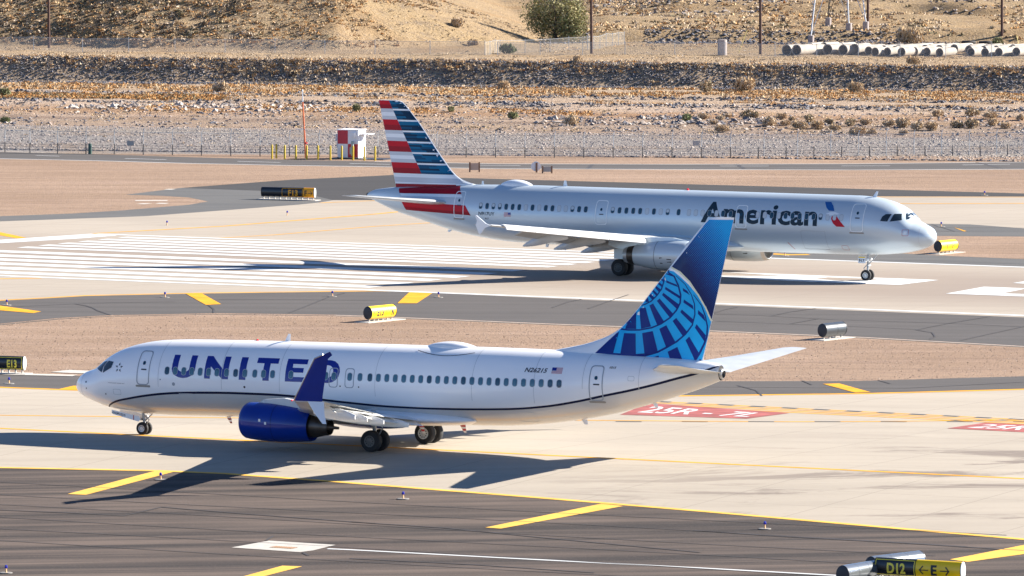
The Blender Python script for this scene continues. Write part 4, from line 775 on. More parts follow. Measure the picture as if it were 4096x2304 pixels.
    for x_ in (1.2,): mb.poly([o_+ax*x_+Vector((q_, 1.024*math.cos(a), 1.024*math.sin(a))) for q_, a in ((0,-.45),(.35,-.45),(.35,-.2),(0,-.2))])
    mb.build('cowl_vent', M_dark, en)
    yg = sd*3.795; ge = MB(); ge.tube((21.97,yg,.6),(21.9,yg+sd*.15,2.5),.12,.15,12); ge.tube((21.97,yg-.46,.585),(21.97,yg+.46,.585),.09,.09,10); ge.tube((21.95,yg,1.2),(21.4,yg-sd*1.4,2.1),.07,.07,8)
    gear = ge.build('main_gear', M_strut, A_, True)
    for dy in (-.46,.46): wheel(gear, 21.97, yg+dy, .585, .43, sd, mat('dull_dark_hub', (.05,.055,.06), .5))
    mb = MB(); mb.box((21.75, yg+sd*.58, 1.75), (1.15,.04,1.15)); mb.build('gear_door', M_silver, gear)
ge = MB(); ge.tube((5.07,0,.36),(5.0,0,1.95),.075,.10,12); ge.tube((5.07,-.28,.375),(5.07,.28,.375),.055,.055,8); ge.tube((5.0,0,1.1),(4.3,0,1.85),.04,.04,8); ge.box((4.97,0,1.45),(.16,.5,.12)); ge.box((4.97,0,1.05),(.14,.42,.1)); ge.tube((5.2,0,.55),(5.35,0,.85),.03,.03,6); ge.tube((5.35,0,.85),(5.1,0,1.1),.03,.03,6)
gear = ge.build('nose_gear', M_strut, A_, True)
for dy in (-.25,.25): wheel(gear, 5.07, dy, .38, .22, 1)
for dy in (-.25,.25): mb = MB(); mb.lathe([(0,.07),(.02,.10),(.1,.11),(.16,.05)], (4.86,dy,1.45), (1,0,0), 12, 0, True); mb.build('taxi_light', M_white2, gear, True)
mb = MB(); mb.box((5.35,.32,1.45),(.55,.03,.5)); gd = mb.build('gear_door', M_lw, gear); text_decal('gear_door_lettering', '917', 5.58, 5.14, 1.3, 1.48, M_let, lambda x, z: Vector((x, .34, z)), gd, .03); decal('gear_door_stripe', [seg(5.1,5.6,1.56,1.66)], [M_yelw], lambda x, z: Vector((x, .34, z)), gd, 0, 0)
blade(A_, 4.4, 5.70, .42, .34, .16, -.12, M_lw, .04); blade(A_, 28.3, 5.80, .40, .34, .16, .10, M_lw, .04); blade(A_, 34.9, 5.73, .26, .2, .12, .05, M_lw, .04); blade(A_, 28.2, 1.75, -.42, .30, .10, .2, M_lw, .03); blade(A_, 29.7, 1.75, -.24, .30, .2, .1, M_lw, .03); blade(A_, 37.4, 2.5, -.16, .36, .2, .2, M_lw, .03)
mb = MB(); mb.lathe([(0,.10),(.08,.09),(.13,.03),(.135,.0)], (18.9,0,5.79), (0,0,1), 12); mb.build('beacon', M_beac, A_, True)
mb = MB(); rings = []
for k in range(17):
    t = k/16; s_ = max(.02, math.sin(math.pi*t)**.6); rings.append([(31.0+2.6*t, .55*s_*math.cos(a), 5.72+.43*s_*max(-.1, math.sin(a))) for a in [6.283*i/24 for i in range(24)]])
mb.loft(rings); mb.build('radome', M_lw, A_, True, 60)
mb = MB(); mb.lathe([(-.02,.17),(.12,.15),(.13,.0)], (44.15,0,4.75), (1,0,0), 14); mb.build('exhaust_outlet', M_dark, A_, True)
# ================================================================== airfield furniture
ORD = 'first second third fourth fifth sixth seventh eighth ninth tenth eleventh twelfth thirteenth fourteenth fifteenth sixteenth seventeenth eighteenth nineteenth twentieth'.split()
def ordn(i): return ORD[i] if i < 20 else 'twenty-'+ORD[i-20]
M_sblk = mat('black_sign_face', (.012,.013,.018), .35, coat=.3); M_syel = mat('yellow_sign_face', (1.0,.62,.0), .4, coat=.2); M_sora = mat('amber_sign_face', (1.0,.40,.01), .45); M_sgrey = mat('grey_sign_shell', (.06,.07,.08), .35, .1, coat=.2); M_ssil = mat('silver_sign_shell', (.30,.33,.36), .2, .6, coat=.4); M_scap = mat('sign_end_cap', (.02,.022,.03), .5)
M_slet = mat('yellow_sign_lettering', (1.0,.78,.08), .5); M_scapw = mat('pale_end_cap', (.55,.58,.58), .4)
def airsign(name, label, base, ang, L, H, faces, base_h=.16, T=.30, capm=None, pad=(.5,.9), back=None, nleg=None, padz=0.0):
    """faces: (x0, x1, material, text, letter material, bordered)"""
    r = empty(name, (base[0], base[1], gz(base[0], base[1])), ang); tag(r, label, 'sign', 'airfield guidance signs')
    zc = base_h+H/2
    def prof(z, off=0): q = max(-1, min(1, (z-zc)/(H/2))); return T*(max(0, 1-q*q))**.6+.03+off
    n = 14; zs = [zc-H/2+H*k/n for k in range(n+1)]
    def section(x0, x1, m, nm='sign_panel'):
        mb = MB(); ring = [(-prof(z), z) for z in zs]+[(prof(z), z) for z in zs[::-1]]
        mb.loft([[(x, y, z) for y, z in ring] for x in (x0, x1)]); return mb.build(nm, m, r, True, 50)
    segs = [(f[0], f[1], f[2]) for f in faces]
    for (x0, x1, m, txt, lm, bord) in faces:
        p = section(x0, x1, m); fn = lambda x, z: Vector((x, -prof(z, .008), z))
        if bord: decal('sign_border', frame([(x0+.03,zc-H*.43),(x1-.03,zc-H*.43),(x1-.03,zc+H*.43),(x0+.03,zc+H*.43)], [(x0+.065,zc-H*.39),(x1-.065,zc-H*.39),(x1-.065,zc+H*.39),(x0+.065,zc+H*.39)]), [bord], fn, p, .5, .05)
        for t_, a, b, zz0, zz1 in txt:
            if t_ in '<>^':
                w_ = (zz1-zz0)*.09; cz = (zz0+zz1)/2
                if t_ == '^': d0 = (b-a); pl = [[(a+.0,zz1),(b,zz0+.03),(b-.04,zz0),(a-.03,zz1-.03)],[(a-.02,zz1),(a+.28*1,zz1),(a+.28,zz1-.05),(a-.02,zz1-.05)],[(a-.02,zz1),(a+.03,zz1),(a+.03,zz1-.28),(a-.02,zz1-.28)]]
                else:
                    e0, e1 = (a, b) if t_ == '<' else (b, a); hd = (e1-e0)*.38
                    pl = [[(e0,cz-w_/2),(e1,cz-w_/2),(e1,cz+w_/2),(e0,cz+w_/2)],[(e0,cz),(e0+hd,cz+abs(hd)*1.15),(e0+hd*1.25,cz+abs(hd)*.95),(e0+hd*.4,cz)],[(e0,cz),(e0+hd,cz-abs(hd)*1.15),(e0+hd*1.25,cz-abs(hd)*.95),(e0+hd*.4,cz)]]
                decal('sign_arrow', pl, [lm], fn, p, .5, .05)
            else: text_decal('sign_lettering', t_, a, b, zz0, zz1, lm, fn, p, .035, 0, .5, .05)
    for x, sg in ((0, -1), (L, 1)):
        mb = MB(); ring = [(-prof(z, .015), z) for z in zs]+[(prof(z, .015), z) for z in zs[::-1]]
        mb.loft([[(x, y, z) for y, z in ring], [(x+sg*.03, y, z) for y, z in ring], [(x+sg*.05, y*.85, zc+(z-zc)*.93) for y, z in ring]]); mb.build('end_cap', (capm or (M_scap, M_scap))[0 if sg < 0 else 1], r, True, 40)
    k = nleg or max(2, int(round(L/.42)))
    for i in range(k): mb = MB(); x = .12+(L-.24)*i/(k-1); mb.box((x, 0, base_h/2), (.07, .10, base_h+.1)); mb.build('leg', M_scap if nleg is None else M_padc, r)
    mb = MB(); mb.box((L/2, 0, .02), (L+2*pad[0], pad[1], .05)); mb.build('concrete_pad', M_padc, r)
    return r
# dark F13 sign at the far taxiway
airsign('airfield_sign', 'long black F13 sign with an amber F arrow panel, behind the striped threshold', gp(1049, 797), R(-21), 4.55, .78,
 [(0,.85,M_sblk,[],None,None),(.85,1.75,M_sblk,[],None,None),(1.75,3.60,M_sblk,[('F13',2.32,3.16,.34,.82)],M_sora,M_sora),(3.62,4.52,M_sora,[('F',3.74,3.94,.36,.80),('>',4.04,4.42,.34,.80)],M_scap,None)], .22, .17, (M_scap, M_scapw), (.3,1.1), nleg=10)
airsign('airfield_sign', 'yellow E13 arrow sign seen at an angle in the middle dirt island', gp(1472, 1289), R(57), 2.75, .83,
 [(0,1.62,M_syel,[('<',.14,.46,.42,.84),('E13',.60,1.32,.36,.84)],M_scap,None),(1.64,2.72,M_syel,[('^',1.82,2.12,.50,.84),('R',2.22,2.52,.36,.84)],M_scap,None)], .17, .30, None, (.75,1.1), nleg=6)
airsign('airfield_sign', 'short yellow sign just beyond the nose of the silver airliner', gp(3752, 1017), R(57), 2.35, .80,
 [(0,1.28,M_syel,[('<',.2,.5,.42,.8),('F',.75,.95,.36,.8)],M_scap,None),(1.30,2.33,M_syel,[('F',1.5,1.7,.36,.8)],M_scap,None)], .17, .30, None, (.7,1.1), nleg=5)
airsign('airfield_sign', 'grey back of a rounded sign on the dirt right of the blue globe fin', gp(3290, 1360), R(56), 2.3, .84, [(0,1.28,M_sgrey,[],None,None),(1.30,2.28,M_sgrey,[],None,None)], .17, .30, None, (.7,1.1), nleg=4)
airsign('airfield_sign', 'black E13 sign cut by the left edge of the photo', tuple(np.array(gp(97, 1496)[:2])-3.2*np.array([math.cos(R(-20)), math.sin(R(-20))])), R(-20), 3.2, .80,
 [(0,1.5,M_sblk,[],None,None),(1.52,3.17,M_sblk,[('E13',2.20,2.82,.36,.82)],M_slet,M_slet)], .22, .20, (M_scap, M_scapw), (.3,1.1), nleg=8)
q = gp(3508, 2228, 1.06)
airsign('airfield_sign', 'black and yellow D12 sign at the lower right corner', q, R(-30), 4.35, .82,
 [(0,2.05,M_sblk,[('D12',.62,1.55,.38,.86)],M_slet,M_slet),(2.07,4.32,M_syel,[('<',2.25,2.72,.36,.86),('E',2.85,3.15,.38,.86),('>',3.32,3.80,.36,.86)],M_scap,None)], .24, .20, (M_scap, M_scapw), (.3,1.1), nleg=9)
airsign('airfield_sign', 'silver backed sign leaning into view left of the D12 sign', gp(3372, 2262, 1.0), R(58), 2.9, .84, [(0,.95,M_ssil,[],None,None),(.97,1.9,M_ssil,[],None,None),(1.92,2.88,M_ssil,[],None,None)], .17, .30, None, (.3,1.1), nleg=5)
airsign('airfield_sign', 'long silver backed sign directly behind the D12 sign', gp(3486, 2226, 1.02), R(50), 3.6, .86, [(0,1.2,M_ssil,[],None,None),(1.22,2.4,M_ssil,[],None,None),(2.42,3.58,M_ssil,[],None,None)], .17, .32, None, (.3,1.1), nleg=6)
strip('sign_kerb', sv('G', [(-300,262),(0,279),(420,290),(870,301)]), 1.1, .03, M_padc)
strip('sign_kerb', sv('G', [(690,248),(900,258),(1090,262)]), 2.0, .03, M_padc)
for k_, pts in [('A',[(930,262),(1150,262)]),('A',[(960,283),(1020,285)]),('A',[(1080,281),(1150,282)]),('A',[(1140,184),(1195,185)])]: strip('sign_kerb', sv(k_, pts), 1.2, .012, M_padc)
# blue taxiway edge lights
M_blens = mat('blue_lens', (.02,.02,.35), .15, coat=.5); M_lpost = mat('orange_light_stem', (.85,.50,.25), .5); M_lbase = mat('light_base_plate', (.36,.34,.31), .7)
LS = [((415*1.59,1190),'on the dark band behind the cockpit, left of two yellow bars',1),((836*1.59,1186),'on the dark band left of the pale yellow bar',1),((1103*1.59,1190),'on the dark band right of the pale yellow bar',1),((36,1535),'under the E13 sign at the left edge',1),((404*1.59,1919),'beside the long yellow bar, near the wing shadow',1),((1014*1.59,1996),'on the near asphalt below the white fuselage',1),((1924*1.59,2116),'on the near asphalt at right, under the edge line',1),((24,2292),'in the lower left corner',1),((27,1221),'at the left edge by a yellow bar',1),((668,902),'on pale concrete near the lead-in line at left',0),((1149,862),'on pale concrete below the F13 sign',0),((3938,782),'at the upper right by the far shoulder',1),((3765,907),'just beyond the silver nose',1),((3140,1024),'seen below the silver fuselage near its far engine',1)]
l0 = None
for (u, v), txt, pl in LS:
    p = gp(u, v, 0.008); r = empty('taxiway_light', p); tag(r, 'blue edge light '+txt, 'light', 'taxiway edge lights')
    mb = MB(); mb.lathe([(0,.05),(.16,.035),(.2,.05)], (0,0,.02), (0,0,1), 10, 0, True); mb.build('stem', M_lpost, r, True)
    mb = MB(); mb.lathe([(0,.06),(.05,.075),(.13,.06),(.16,.0)], (0,0,.22), (0,0,1), 12, 0, True); mb.build('lens', M_blens, r, True)
    if pl: mb = MB(); mb.lathe([(0,.30),(.03,.30),(.035,.0)], (0,0,0), (0,0,1), 24); mb.build('base_plate', M_lbase, r, True)
# red and white shelter with its roof unit, meter cabinet, mast and bollards
M_rc = mat('red_shelter_panel', (.55,.03,.05), .5, var=.05); M_wc = mat('white_shelter_panel', (.80,.80,.82), .5, var=.04); M_bol = mat('yellow_bollard_paint', (.82,.58,.02), .45); M_gcab = mat('grey_cabinet', (.30,.38,.38), .5)
p0 = np.array(gp(1350, 635)[:2]); a_ = R(-22); r = empty('equipment_shelter', (p0[0], p0[1], 0), a_); tag(r, 'small red and white checkered equipment shelter beside the striped fin', 'shelter')
Wd, Hh, Dp = 1.98, 2.42, 1.7
mb = MB(); mb.box((Wd/2, Dp/2, Hh/2+.12), (Wd, Dp, Hh)); mb.build('wall', M_wc, r)
mb = MB(); mb.box((Wd/2, Dp/2, .06), (Wd+.1, Dp+.1, .12)); mb.box((Wd/2+1.0, .6, .03), (Wd+3.4, 2.6, .06)); mb.build('plinth', M_scap, r)
mb = MB(); mb.poly([(.01,-.006,Hh/2+.12),(Wd/2,-.006,Hh/2+.12),(Wd/2,-.006,Hh+.10),(.01,-.006,Hh+.10)]); mb.build('red_panel', M_rc, r)
mb = MB(); mb.poly([(Wd/2,-.006,.14),(Wd-.01,-.006,.14),(Wd-.01,-.006,Hh/2+.12),(Wd/2,-.006,Hh/2+.12)]); mb.build('red_panel', M_rc, r)
mb = MB(); mb.box((Wd/2, Dp/2, Hh+.15), (Wd+.12, Dp+.12, .07)); mb.build('roof', M_wc, r)
mb = MB(); mb.box((Wd*.8, -.1, 2.15), (.34, .2, .38)); mb.build('vent_hood', M_wc, r)
mb = MB(); mb.box((Wd+.45, .9, 2.2), (.9, 1.3, .05)); mb.build('door_canopy', M_wc, r)
mb = MB(); mb.box((Wd+.02, .9, 1.15), (.05, .95, 1.95)); mb.build('door', M_wc, r)
mb = MB(); mb.box((-.18, .6, 1.85), (.32, .5, .65)); mb.box((-.14, .6, 1.2), (.22, .4, .5)); mb.build('air_conditioner', M_lg, r)
mb = MB(); mb.box((Wd*.79, -.3, .95), (.2,.16,1.3)); mb.box((Wd*.70, -.3, .75), (.14,.14,.6)); tag(mb.build('meter_cabinet', M_gcab), 'narrow grey meter cabinet standing before the red lower panel of the shelter', 'cabinet')
COL.objects['meter_cabinet'].location = (p0[0], p0[1], 0); COL.objects['meter_cabinet'].rotation_euler = (0,0,a_)
MPOS = gp(1223, 632); r = empty('antenna_mast', MPOS); tag(r, 'tall orange antenna mast with pale tip rising behind the bollards', 'mast')
mb = MB(); mb.tube((0,0,0),(-.28,0,4.95),.085,.06,10); mb.build('pole', mat('orange_mast_paint', (.70,.16,.05), .5), r, True); mb = MB(); mb.tube((-.28,0,4.95),(-.3,0,5.9),.05,.045,8); mb.tube((-.30,0,5.9),(-.31,0,6.05),.07,.05,8); mb.build('tip', M_lw, r, True)
mb = MB(); mb.box((-.45,0,2.55),(.9,.08,.05)); mb.build('cross_arm', M_lw, r)
mb = MB(); mb.tube((0,0,1.25),(0,0,1.4),.14,.14,10); mb.build('band', M_redl, r)
bu = [(365,560),(437,552),(575,570),(760,572),(940,575),(1127,575),(1330,580),(1520,580),(1707,583),(1893,588),(2072,590)]
btxt = ['leftmost bollard of the row','second bollard from the left, paired close to the first','third bollard from the left','fourth bollard, left of the orange mast','bollard standing in front of the orange mast','bollard just right of the orange mast','bollard left of the checkered shelter','bollard before the white lower panel of the shelter','bollard before the red lower panel of the shelter','bollard at the right corner of the shelter','rightmost bollard beside the striped fin']
for i, (x, y) in enumerate(bu):
    p = sv('J', [(x, y)])[0]; mb = MB(); mb.lathe([(0,.085),(1.18,.085),(1.25,.06),(1.28,.0)], (0,0,0), (0,0,1), 14); o = mb.build('bollard', M_bol, None, True); o.location = p; tag(o, 'yellow '+btxt[i], 'bollard', 'yellow bollards round the shelter')
# small posts and boards by the service road
M_wood = mat('brown_timber_post', (.24,.14,.09), .8, var=.2, scale=8); M_boardt = mat('tan_board', (.72,.55,.44), .7); M_boardg = mat('pale_grey_board', (.55,.53,.50), .6)
def board(label, u0, u1, vb, h, m, rnd=False):
    a = Vector(gp(u0, vb)); b = Vector(gp(u1, vb)); r = empty('marker_board', a); tag(r, label, 'marker board'); d = b-a
    if not rnd:
        for t in (0,1): mb = MB(); mb.box((d.x*t, d.y*t, h/2), (.13,.13,h)); mb.build('post', M_wood, r)
        mb = MB(); mb.box((d.x/2, d.y/2+.0, h*.55), (d.length-.13,.05,h*.7)); mb.build('panel', m, r)
    else:
        mb = MB(); mb.box((0,-.08,h/2), (.16,.13,h)); mb.build('post', M_wood, r); mb = MB(); mb.lathe([(0,.0),(.001,.42),(.04,.42),(.041,0)], (-.05,.0,h*.62), (0,1,0), 24); mb.build('panel', m, r)
board('brown posted tan board in front of the service road, right of the striped fin', 1879, 1917, 688, .85, M_boardt)
board('white round marker on a brown post by the service road', 2146, 2150, 690, .85, M_lw, True)
board('low grey board between two short brown posts by the service road', 2170, 2207, 693, .62, M_boardg)
# ------------------------------------------------------------------ perimeter fences
M_gal = mat('galvanised_steel', (.42,.44,.46), .45, .5); M_fdark = mat('dark_fence_post', (.06,.06,.065), .7)
M_mesh, g = newmat('chain_link_mesh', .5, .3); g.b.inputs['Base Color'].default_value = (.55,.57,.58,1); g.b.inputs['Alpha'].default_value = .24
fb = [(-500,585),(-100,600),(0,606),(140,611),(480,615),(760,619),(1040,623),(1300,624),(1700,627),(2100,628),(2500,629),(2900,628),(3300,625),(3700,621),(4096,617),(4600,610)]
def fpath(pts, step):
    P = [Vector(gp(u, v)) for u, v in pts]; out = [P[0].copy()]; acc = 0; tot = []
    for a, b in zip(P, P[1:]):
        L = (b-a).length; n = max(1, int(L/.5))
        for k in range(n):
            q = a.lerp(b, (k+1)/n)
            acc += L/n
            if acc >= step: out.append(q); acc = 0
    return out
FP = fpath(fb, 2.55); r = empty('perimeter_fence', FP[0]); tag(r, 'tall galvanised chain link fence with razor wire along the service road', 'fence'); O_ = FP[0]
def lift(p, dz=0): return (p.x-O_.x, p.y-O_.y, float(zat(p.x, p.y))+dz)
mb = MB()
for a, b in zip(FP, FP[1:]): mb.poly([lift(a,.05), lift(b,.05), lift(b,1.95), lift(a,1.95)])
mb.build('mesh_panel', M_mesh, r)
for p in FP:
    mb = MB(); mb.tube(lift(p), lift(p,2.0), .035, .035, 6); mb.tube(lift(p,2.0), (lift(p)[0]+.12, lift(p)[1]+.1, lift(p,2.32)[2]), .03, .02, 5); mb.build('post', M_gal, r)
mb = MB()
for a, b in zip(FP, FP[1:]):
    mb.tube(lift(a,1.95), lift(b,1.95), .022, .022, 4)
    for k in range(2): mb.tube((lift(a)[0]+.06+.05*k, lift(a)[1]+.06, lift(a,2.12+.14*k)[2]), (lift(b)[0]+.06+.05*k, lift(b)[1]+.06, lift(b,2.12+.14*k)[2]), .008, .008, 3)
mb.build('top_rail', M_gal, r)
mb = MB(); pv = None
for a, b in zip(FP, FP[1:]):
    if a.x > -9: break
    n = 15
    for k in range(n*6):
        t = k/(n*6); q = a.lerp(b, t); ang = 6.283*n*t; c = lift(q, 2.22); pt = (c[0]+.05*math.cos(ang), c[1]+.22*math.cos(ang), c[2]+.22*math.sin(ang))
        if pv: mb.tube(pv, pt, .010, .010, 3, 0, False)
        pv = pt
mb.build('razor_wire', M_gal, r)
for u, lab in ((960*.5435,0),(2700+155*.5419,0)):
    p = Vector(gp(u, 622)); mb = MB(); mb.box((p.x-O_.x, p.y-O_.y-.08, 1.1), (.62,.03,.42)); mb.build('sign_plate', M_boardg, r)
lb = [(u, v+2.5) for u, v in fb]
for seg_ in (lb,):
    FP2 = fpath(seg_, 2.45); O_ = FP2[0]; r = empty('cable_fence', FP2[0]); tag(r, 'low fence of short dark posts and thin cables before the tall chain link fence', 'fence')
    for p in FP2: mb = MB(); mb.tube(lift(p), lift(p,.95), .05, .045, 6); mb.build('post', M_fdark, r)
    mb = MB()
    for a, b in zip(FP2, FP2[1:]):
        for z in (.35,.58,.8): mb.tube(lift(a,z), lift(b,z), .012, .012, 3)
    mb.build('cable', M_fdark, r)
p = gp(360, 616); mb = MB(); mb.lathe([(0,.16),(.85,.16),(.95,.12),(.96,0)], (0,0,0), (0,0,1), 12); o = mb.build('marker_post', mat('dark_green_post', (.03,.09,.07), .5), None, True); o.location = p; tag(o, 'thick dark green marker post by the fence at left', 'post')
# a row of dark stones at the fence foot
# ------------------------------------------------------------------ beyond the river bed
def site(u, v):                               # sighting -> terrain point
    z = 2.0
    for _ in range(12): q = gp(u, v, z); z = .5*z+.5*zat(q[0], q[1])
    q = gp(u, v, z); return Vector((q[0], q[1], zat(q[0], q[1])))
M_pole = mat('dark_utility_pole_wood', (.085,.045,.035), .85, var=.25, scale=4); M_steel = mat('pale_lattice_steel', (.55,.57,.60), .4, .3); M_pier = mat('pinkish_concrete_pier', (.50,.43,.41), .85, var=.1)
for i, (u, v, hgt, wd_, txt) in enumerate([(196,195,14,.16,'at the far left on the brush bank'),(2366,214,14,.16,'at centre in front of the pale fence'),(3042,217,14,.17,'left of the concrete pipes'),(3472,108,14,.16,'right of the lattice tower feet'),(4008,170,14,.16,'at the far right behind the pipes')]):
    p = site(u, v); mb = MB(); mb.tube((0,0,-.3),(-.12,0,hgt),wd_,wd_*.75,10); o = mb.build('utility_pole', M_pole, None, True); o.location = p; tag(o, 'dark timber utility pole '+txt, 'pole', 'utility poles beyond the river bed')
p = site(2889, 221); mb = MB(); mb.lathe([(0,.52),(1.72,.52),(1.74,.48),(1.74,.0)], (0,0,0), (0,0,1), 24); o = mb.build('concrete_cylinder', M_pier, None, True); o.location = p; tag(o, 'upright concrete cylinder standing alone left of the pipes', 'cylinder')
for u, v, u2, v2, lab in ((2955,212,2987,122,'yellow guy wire guard slanting beside the concrete cylinder'),(4078,165,4066,116,'thin yellow guy wire guard at the right edge')):
    a = site(u, v); dx = (u2-u)/35.0; dz = (v-v2)/35.0; mb = MB(); mb.tube((0,0,0),(dx,0,dz),.04,.04,6); o = mb.build('guy_guard', mat('faded_yellow_tube', (.75,.62,.22), .5), None, True); o.location = a; tag(o, lab, 'guy guard')
r = empty('lattice_tower', site(3355, 150)); tag(r, 'feet of a pale steel lattice tower on four concrete piers', 'tower'); B0 = r.location.copy()
feet = [site(3244,143), site(3318,140), site(3395,160), site(3463,147)]
feet = [Vector((feet[0].x, feet[0].y, feet[0].z)), Vector((feet[1].x, feet[1].y+4, zat(feet[1].x, feet[1].y+4))), feet[2], feet[3]]
tops = []
for i, f in enumerate(feet):
    o_ = f-B0; mb = MB(); mb.lathe([(-.3,.36),(.98,.36),(1.0,.33),(1.0,0)], o_, (0,0,1), 18); mb.build('pier', M_pier, r, True); tops.append(o_+Vector((0,0,.98)))
cen = sum(tops, Vector())/4
for i, t in enumerate(tops):
    hi = t.lerp(Vector((cen.x, cen.y, t.z+30)), .42)
    if i in (2,3): hi.x = t.x-(.75 if i == 3 else .25)*2.4
    mb = MB(); mb.tube(t, hi, .075, .065, 6)
    nb = tops[(i+1) % 4]
    for k in range(5):
        a = t.lerp(hi, .06+.05*k); b_ = t.lerp(hi, .06+.05*(k+1)); off = Vector((.28*(1 if i % 2 else -1)*(.5+k*.15), 0, 0)); mb.tube(a, b_+off, .04, .04, 4); mb.tube(b_+off, b_, .04, .04, 4)
    mb.tube(t, t.lerp(hi, .3)+(tops[(i+2) % 4]-t)*.22, .05, .05, 4); mb.build('tower_leg', M_steel if i != 1 else M_sgrey, r)
# concrete pipes
M_pipe = mat('pale_concrete_pipe', (.60,.54,.46), .85, var=.16, scale=1.2); M_pin = mat('shaded_pipe_bore', (.10,.085,.08), .95)  # bore coloured darker to hold the shade inside the pipes
def pipe_mesh(rad, L):
    mb = MB(); n = 30; prof = [(0,rad*.86),(0,rad),(L,rad),(L,rad*.86)]; mb.lathe(prof, (0,0,0), (0,1,0), n, 0); mb.lathe([(.12,rad*.86),(L,rad*.86)], (0,0,0), (0,1,0), n, 1); mb.lathe([(0,rad*.86),(.12,rad*.86)], (0,0,0), (0,1,0), n, 0)
    return mb.build('concrete_pipe', [M_pipe, M_pin], None, True, 40)
pbig = pipe_mesh(.62, 3.0); psml = pipe_mesh(.50, 3.0)
front = [(3146,221,1),(3186,222,1),(3238,222,1),(3310,222,1),(3372,222,1),(3418,223,1),(3500,225,0),(3549,225,0),(3606,225,0),(3657,225,0),(3707,226,0),(3758,226,0),(3883,226,0),(3940,227,0),(3995,227,0),(4065,228,0)]
used = set(); PIPES = []
def put_pipe(u, v, big, row, i, dy=0, dx=0, rot=-.55):
    src = pbig if big else psml; rad = .62 if big else .50
    if src not in used: o = src; used.add(src)
    else: o = src.copy(); COL.objects.link(o)
    p = site(u, v); x, y = p.x+dx, p.y+dy; o.location = (x, y, zat(x, y)+rad-.02); o.rotation_euler = (0, 0, rot+random.uniform(-.05,.05)); return o
for i, (u, v, b) in enumerate(front): tag(put_pipe(u, v, b, 0, i), 'pale concrete pipe, %s from the left in the front row' % ordn(i), 'pipe', 'concrete pipes stacked out on the ground')
for row, (u0, n, dy, nm) in enumerate([(3250,15,3.4,'second'),(3440,12,6.8,'third'),(3570,9,10.2,'fourth')]):
    for i in range(n): tag(put_pipe(u0+i*57+random.uniform(-8,8), 224, 0 if u0+i*57 > 3400 else 1, row+1, i, dy+random.uniform(-.5,.5)), 'pale concrete pipe, %s from the left in the %s row' % (ordn(i), nm), 'pipe', 'concrete pipes stacked out on the ground')
for u, v, lab in ((3874,178,'large dark tyre lying behind the pipes'),(3944,179,'flat dark tyre right of the larger one, behind the pipes')):
    p = site(u, v); mb = MB(); mb.lathe([(0,.5),(.02,.75),(.15,.85),(.3,.85),(.42,.75),(.44,.5)], (0,0,0), (0,0,1), 22, 0, False); mb.lathe([(.44,.5),(.2,.42),(0,.5)], (0,0,0), (0,0,1), 22); o = mb.build('tyre', M_tyre, None, True); o.location = p; tag(o, lab, 'tyre')
# far fences
M_fmesh, g = newmat('far_chain_link', .6, .2); g.b.inputs['Base Color'].default_value = (.5,.48,.44,1); g.b.inputs['Alpha'].default_value = .14
def farfence(label, pts, h, step, m):
    P = [site(u, v) for u, v in pts]; O = P[0]; r = empty('chain_link_fence', O); tag(r, label, 'fence', 'fences beyond the river bed'); ps = [P[0]]
    for a, b in zip(P, P[1:]):
        n = max(1, int((b-a).length/step))
        for k in range(n): q = a.lerp(b, (k+1)/n); q.z = zat(q.x, q.y); ps.append(q)
    mb = MB(); rl = MB()
    for a, b in zip(ps, ps[1:]): mb.poly([a-O, b-O, b-O+Vector((0,0,h)), a-O+Vector((0,0,h))]); rl.tube(a-O+Vector((0,0,h)), b-O+Vector((0,0,h)), .02, .02, 4)
    mb.build('mesh_panel', m, r); rl.build('top_rail', M_gal, r)
    for q in ps: pb = MB(); pb.tube(q-O, q-O+Vector((0,0,h+.15)), .035, .035, 5); pb.build('post', M_gal, r)
farfence('thin chain link fence along the foot of the brush covered hill', [(-60,200),(330,206),(700,210),(1100,214),(1500,217),(1940,220)], 1.5, 4.2, M_mesh)
farfence('pale chain link fence curving up past the hill toward the tree', [(1940,221),(2000,214),(2200,208),(2350,200),(2498,182)], 1.45, 2.6, M_fmesh)
farfence('thin fence in front of the concrete pipes', [(1990,220),(2500,219),(3100,228),(3600,232),(4150,236)], 1.4, 4.5, M_mesh)
# ------------------------------------------------------------------ plants
M_tan = mat('dry_tan_grass', (.70,.49,.27), .9); M_or = mat('orange_dry_grass', (.68,.36,.12), .9); M_ol = mat('dull_olive_brush', (.27,.23,.13), .9); M_gy = mat('grey_brown_brush', (.66,.54,.41), .9); M_gr = mat('green_brush', (.30,.36,.15), .9); M_dk = mat('dark_brush', (.15,.115,.085), .95)
M_pal = mat('pale_straw', (.72,.56,.36), .9)
def leafcloud(n, sx, sy, sz, leaf, seed, mats_n=2, hollow=.35, up=False):
    g_ = np.random.default_rng(seed); mb = MB()
    lobes = [(g_.uniform(-.55,.55)*sx, g_.uniform(-.4,.4)*sy, g_.uniform(.35,.75)*sz, g_.uniform(.35,.6)) for _ in range(9)]
    for _ in range(n):
        lx, ly, lz_, lr = lobes[g_.integers(0, 9)]; d = g_.normal(size=3); d /= np.linalg.norm(d); rr = lr*(hollow+(1-hollow)*g_.random()**.5)
        c = np.array([lx+d[0]*rr*sx, ly+d[1]*rr*sy, max(.02, lz_+d[2]*rr*sz)]); a = g_.normal(size=3)*leaf; b = g_.normal(size=3)*leaf
        if up: b = np.array([b[0]*.4, b[1]*.4, abs(b[2])+leaf])
        mb.poly([c-a*.5, c+a*.5, c+b], int(g_.integers(0, mats_n)))
    return mb
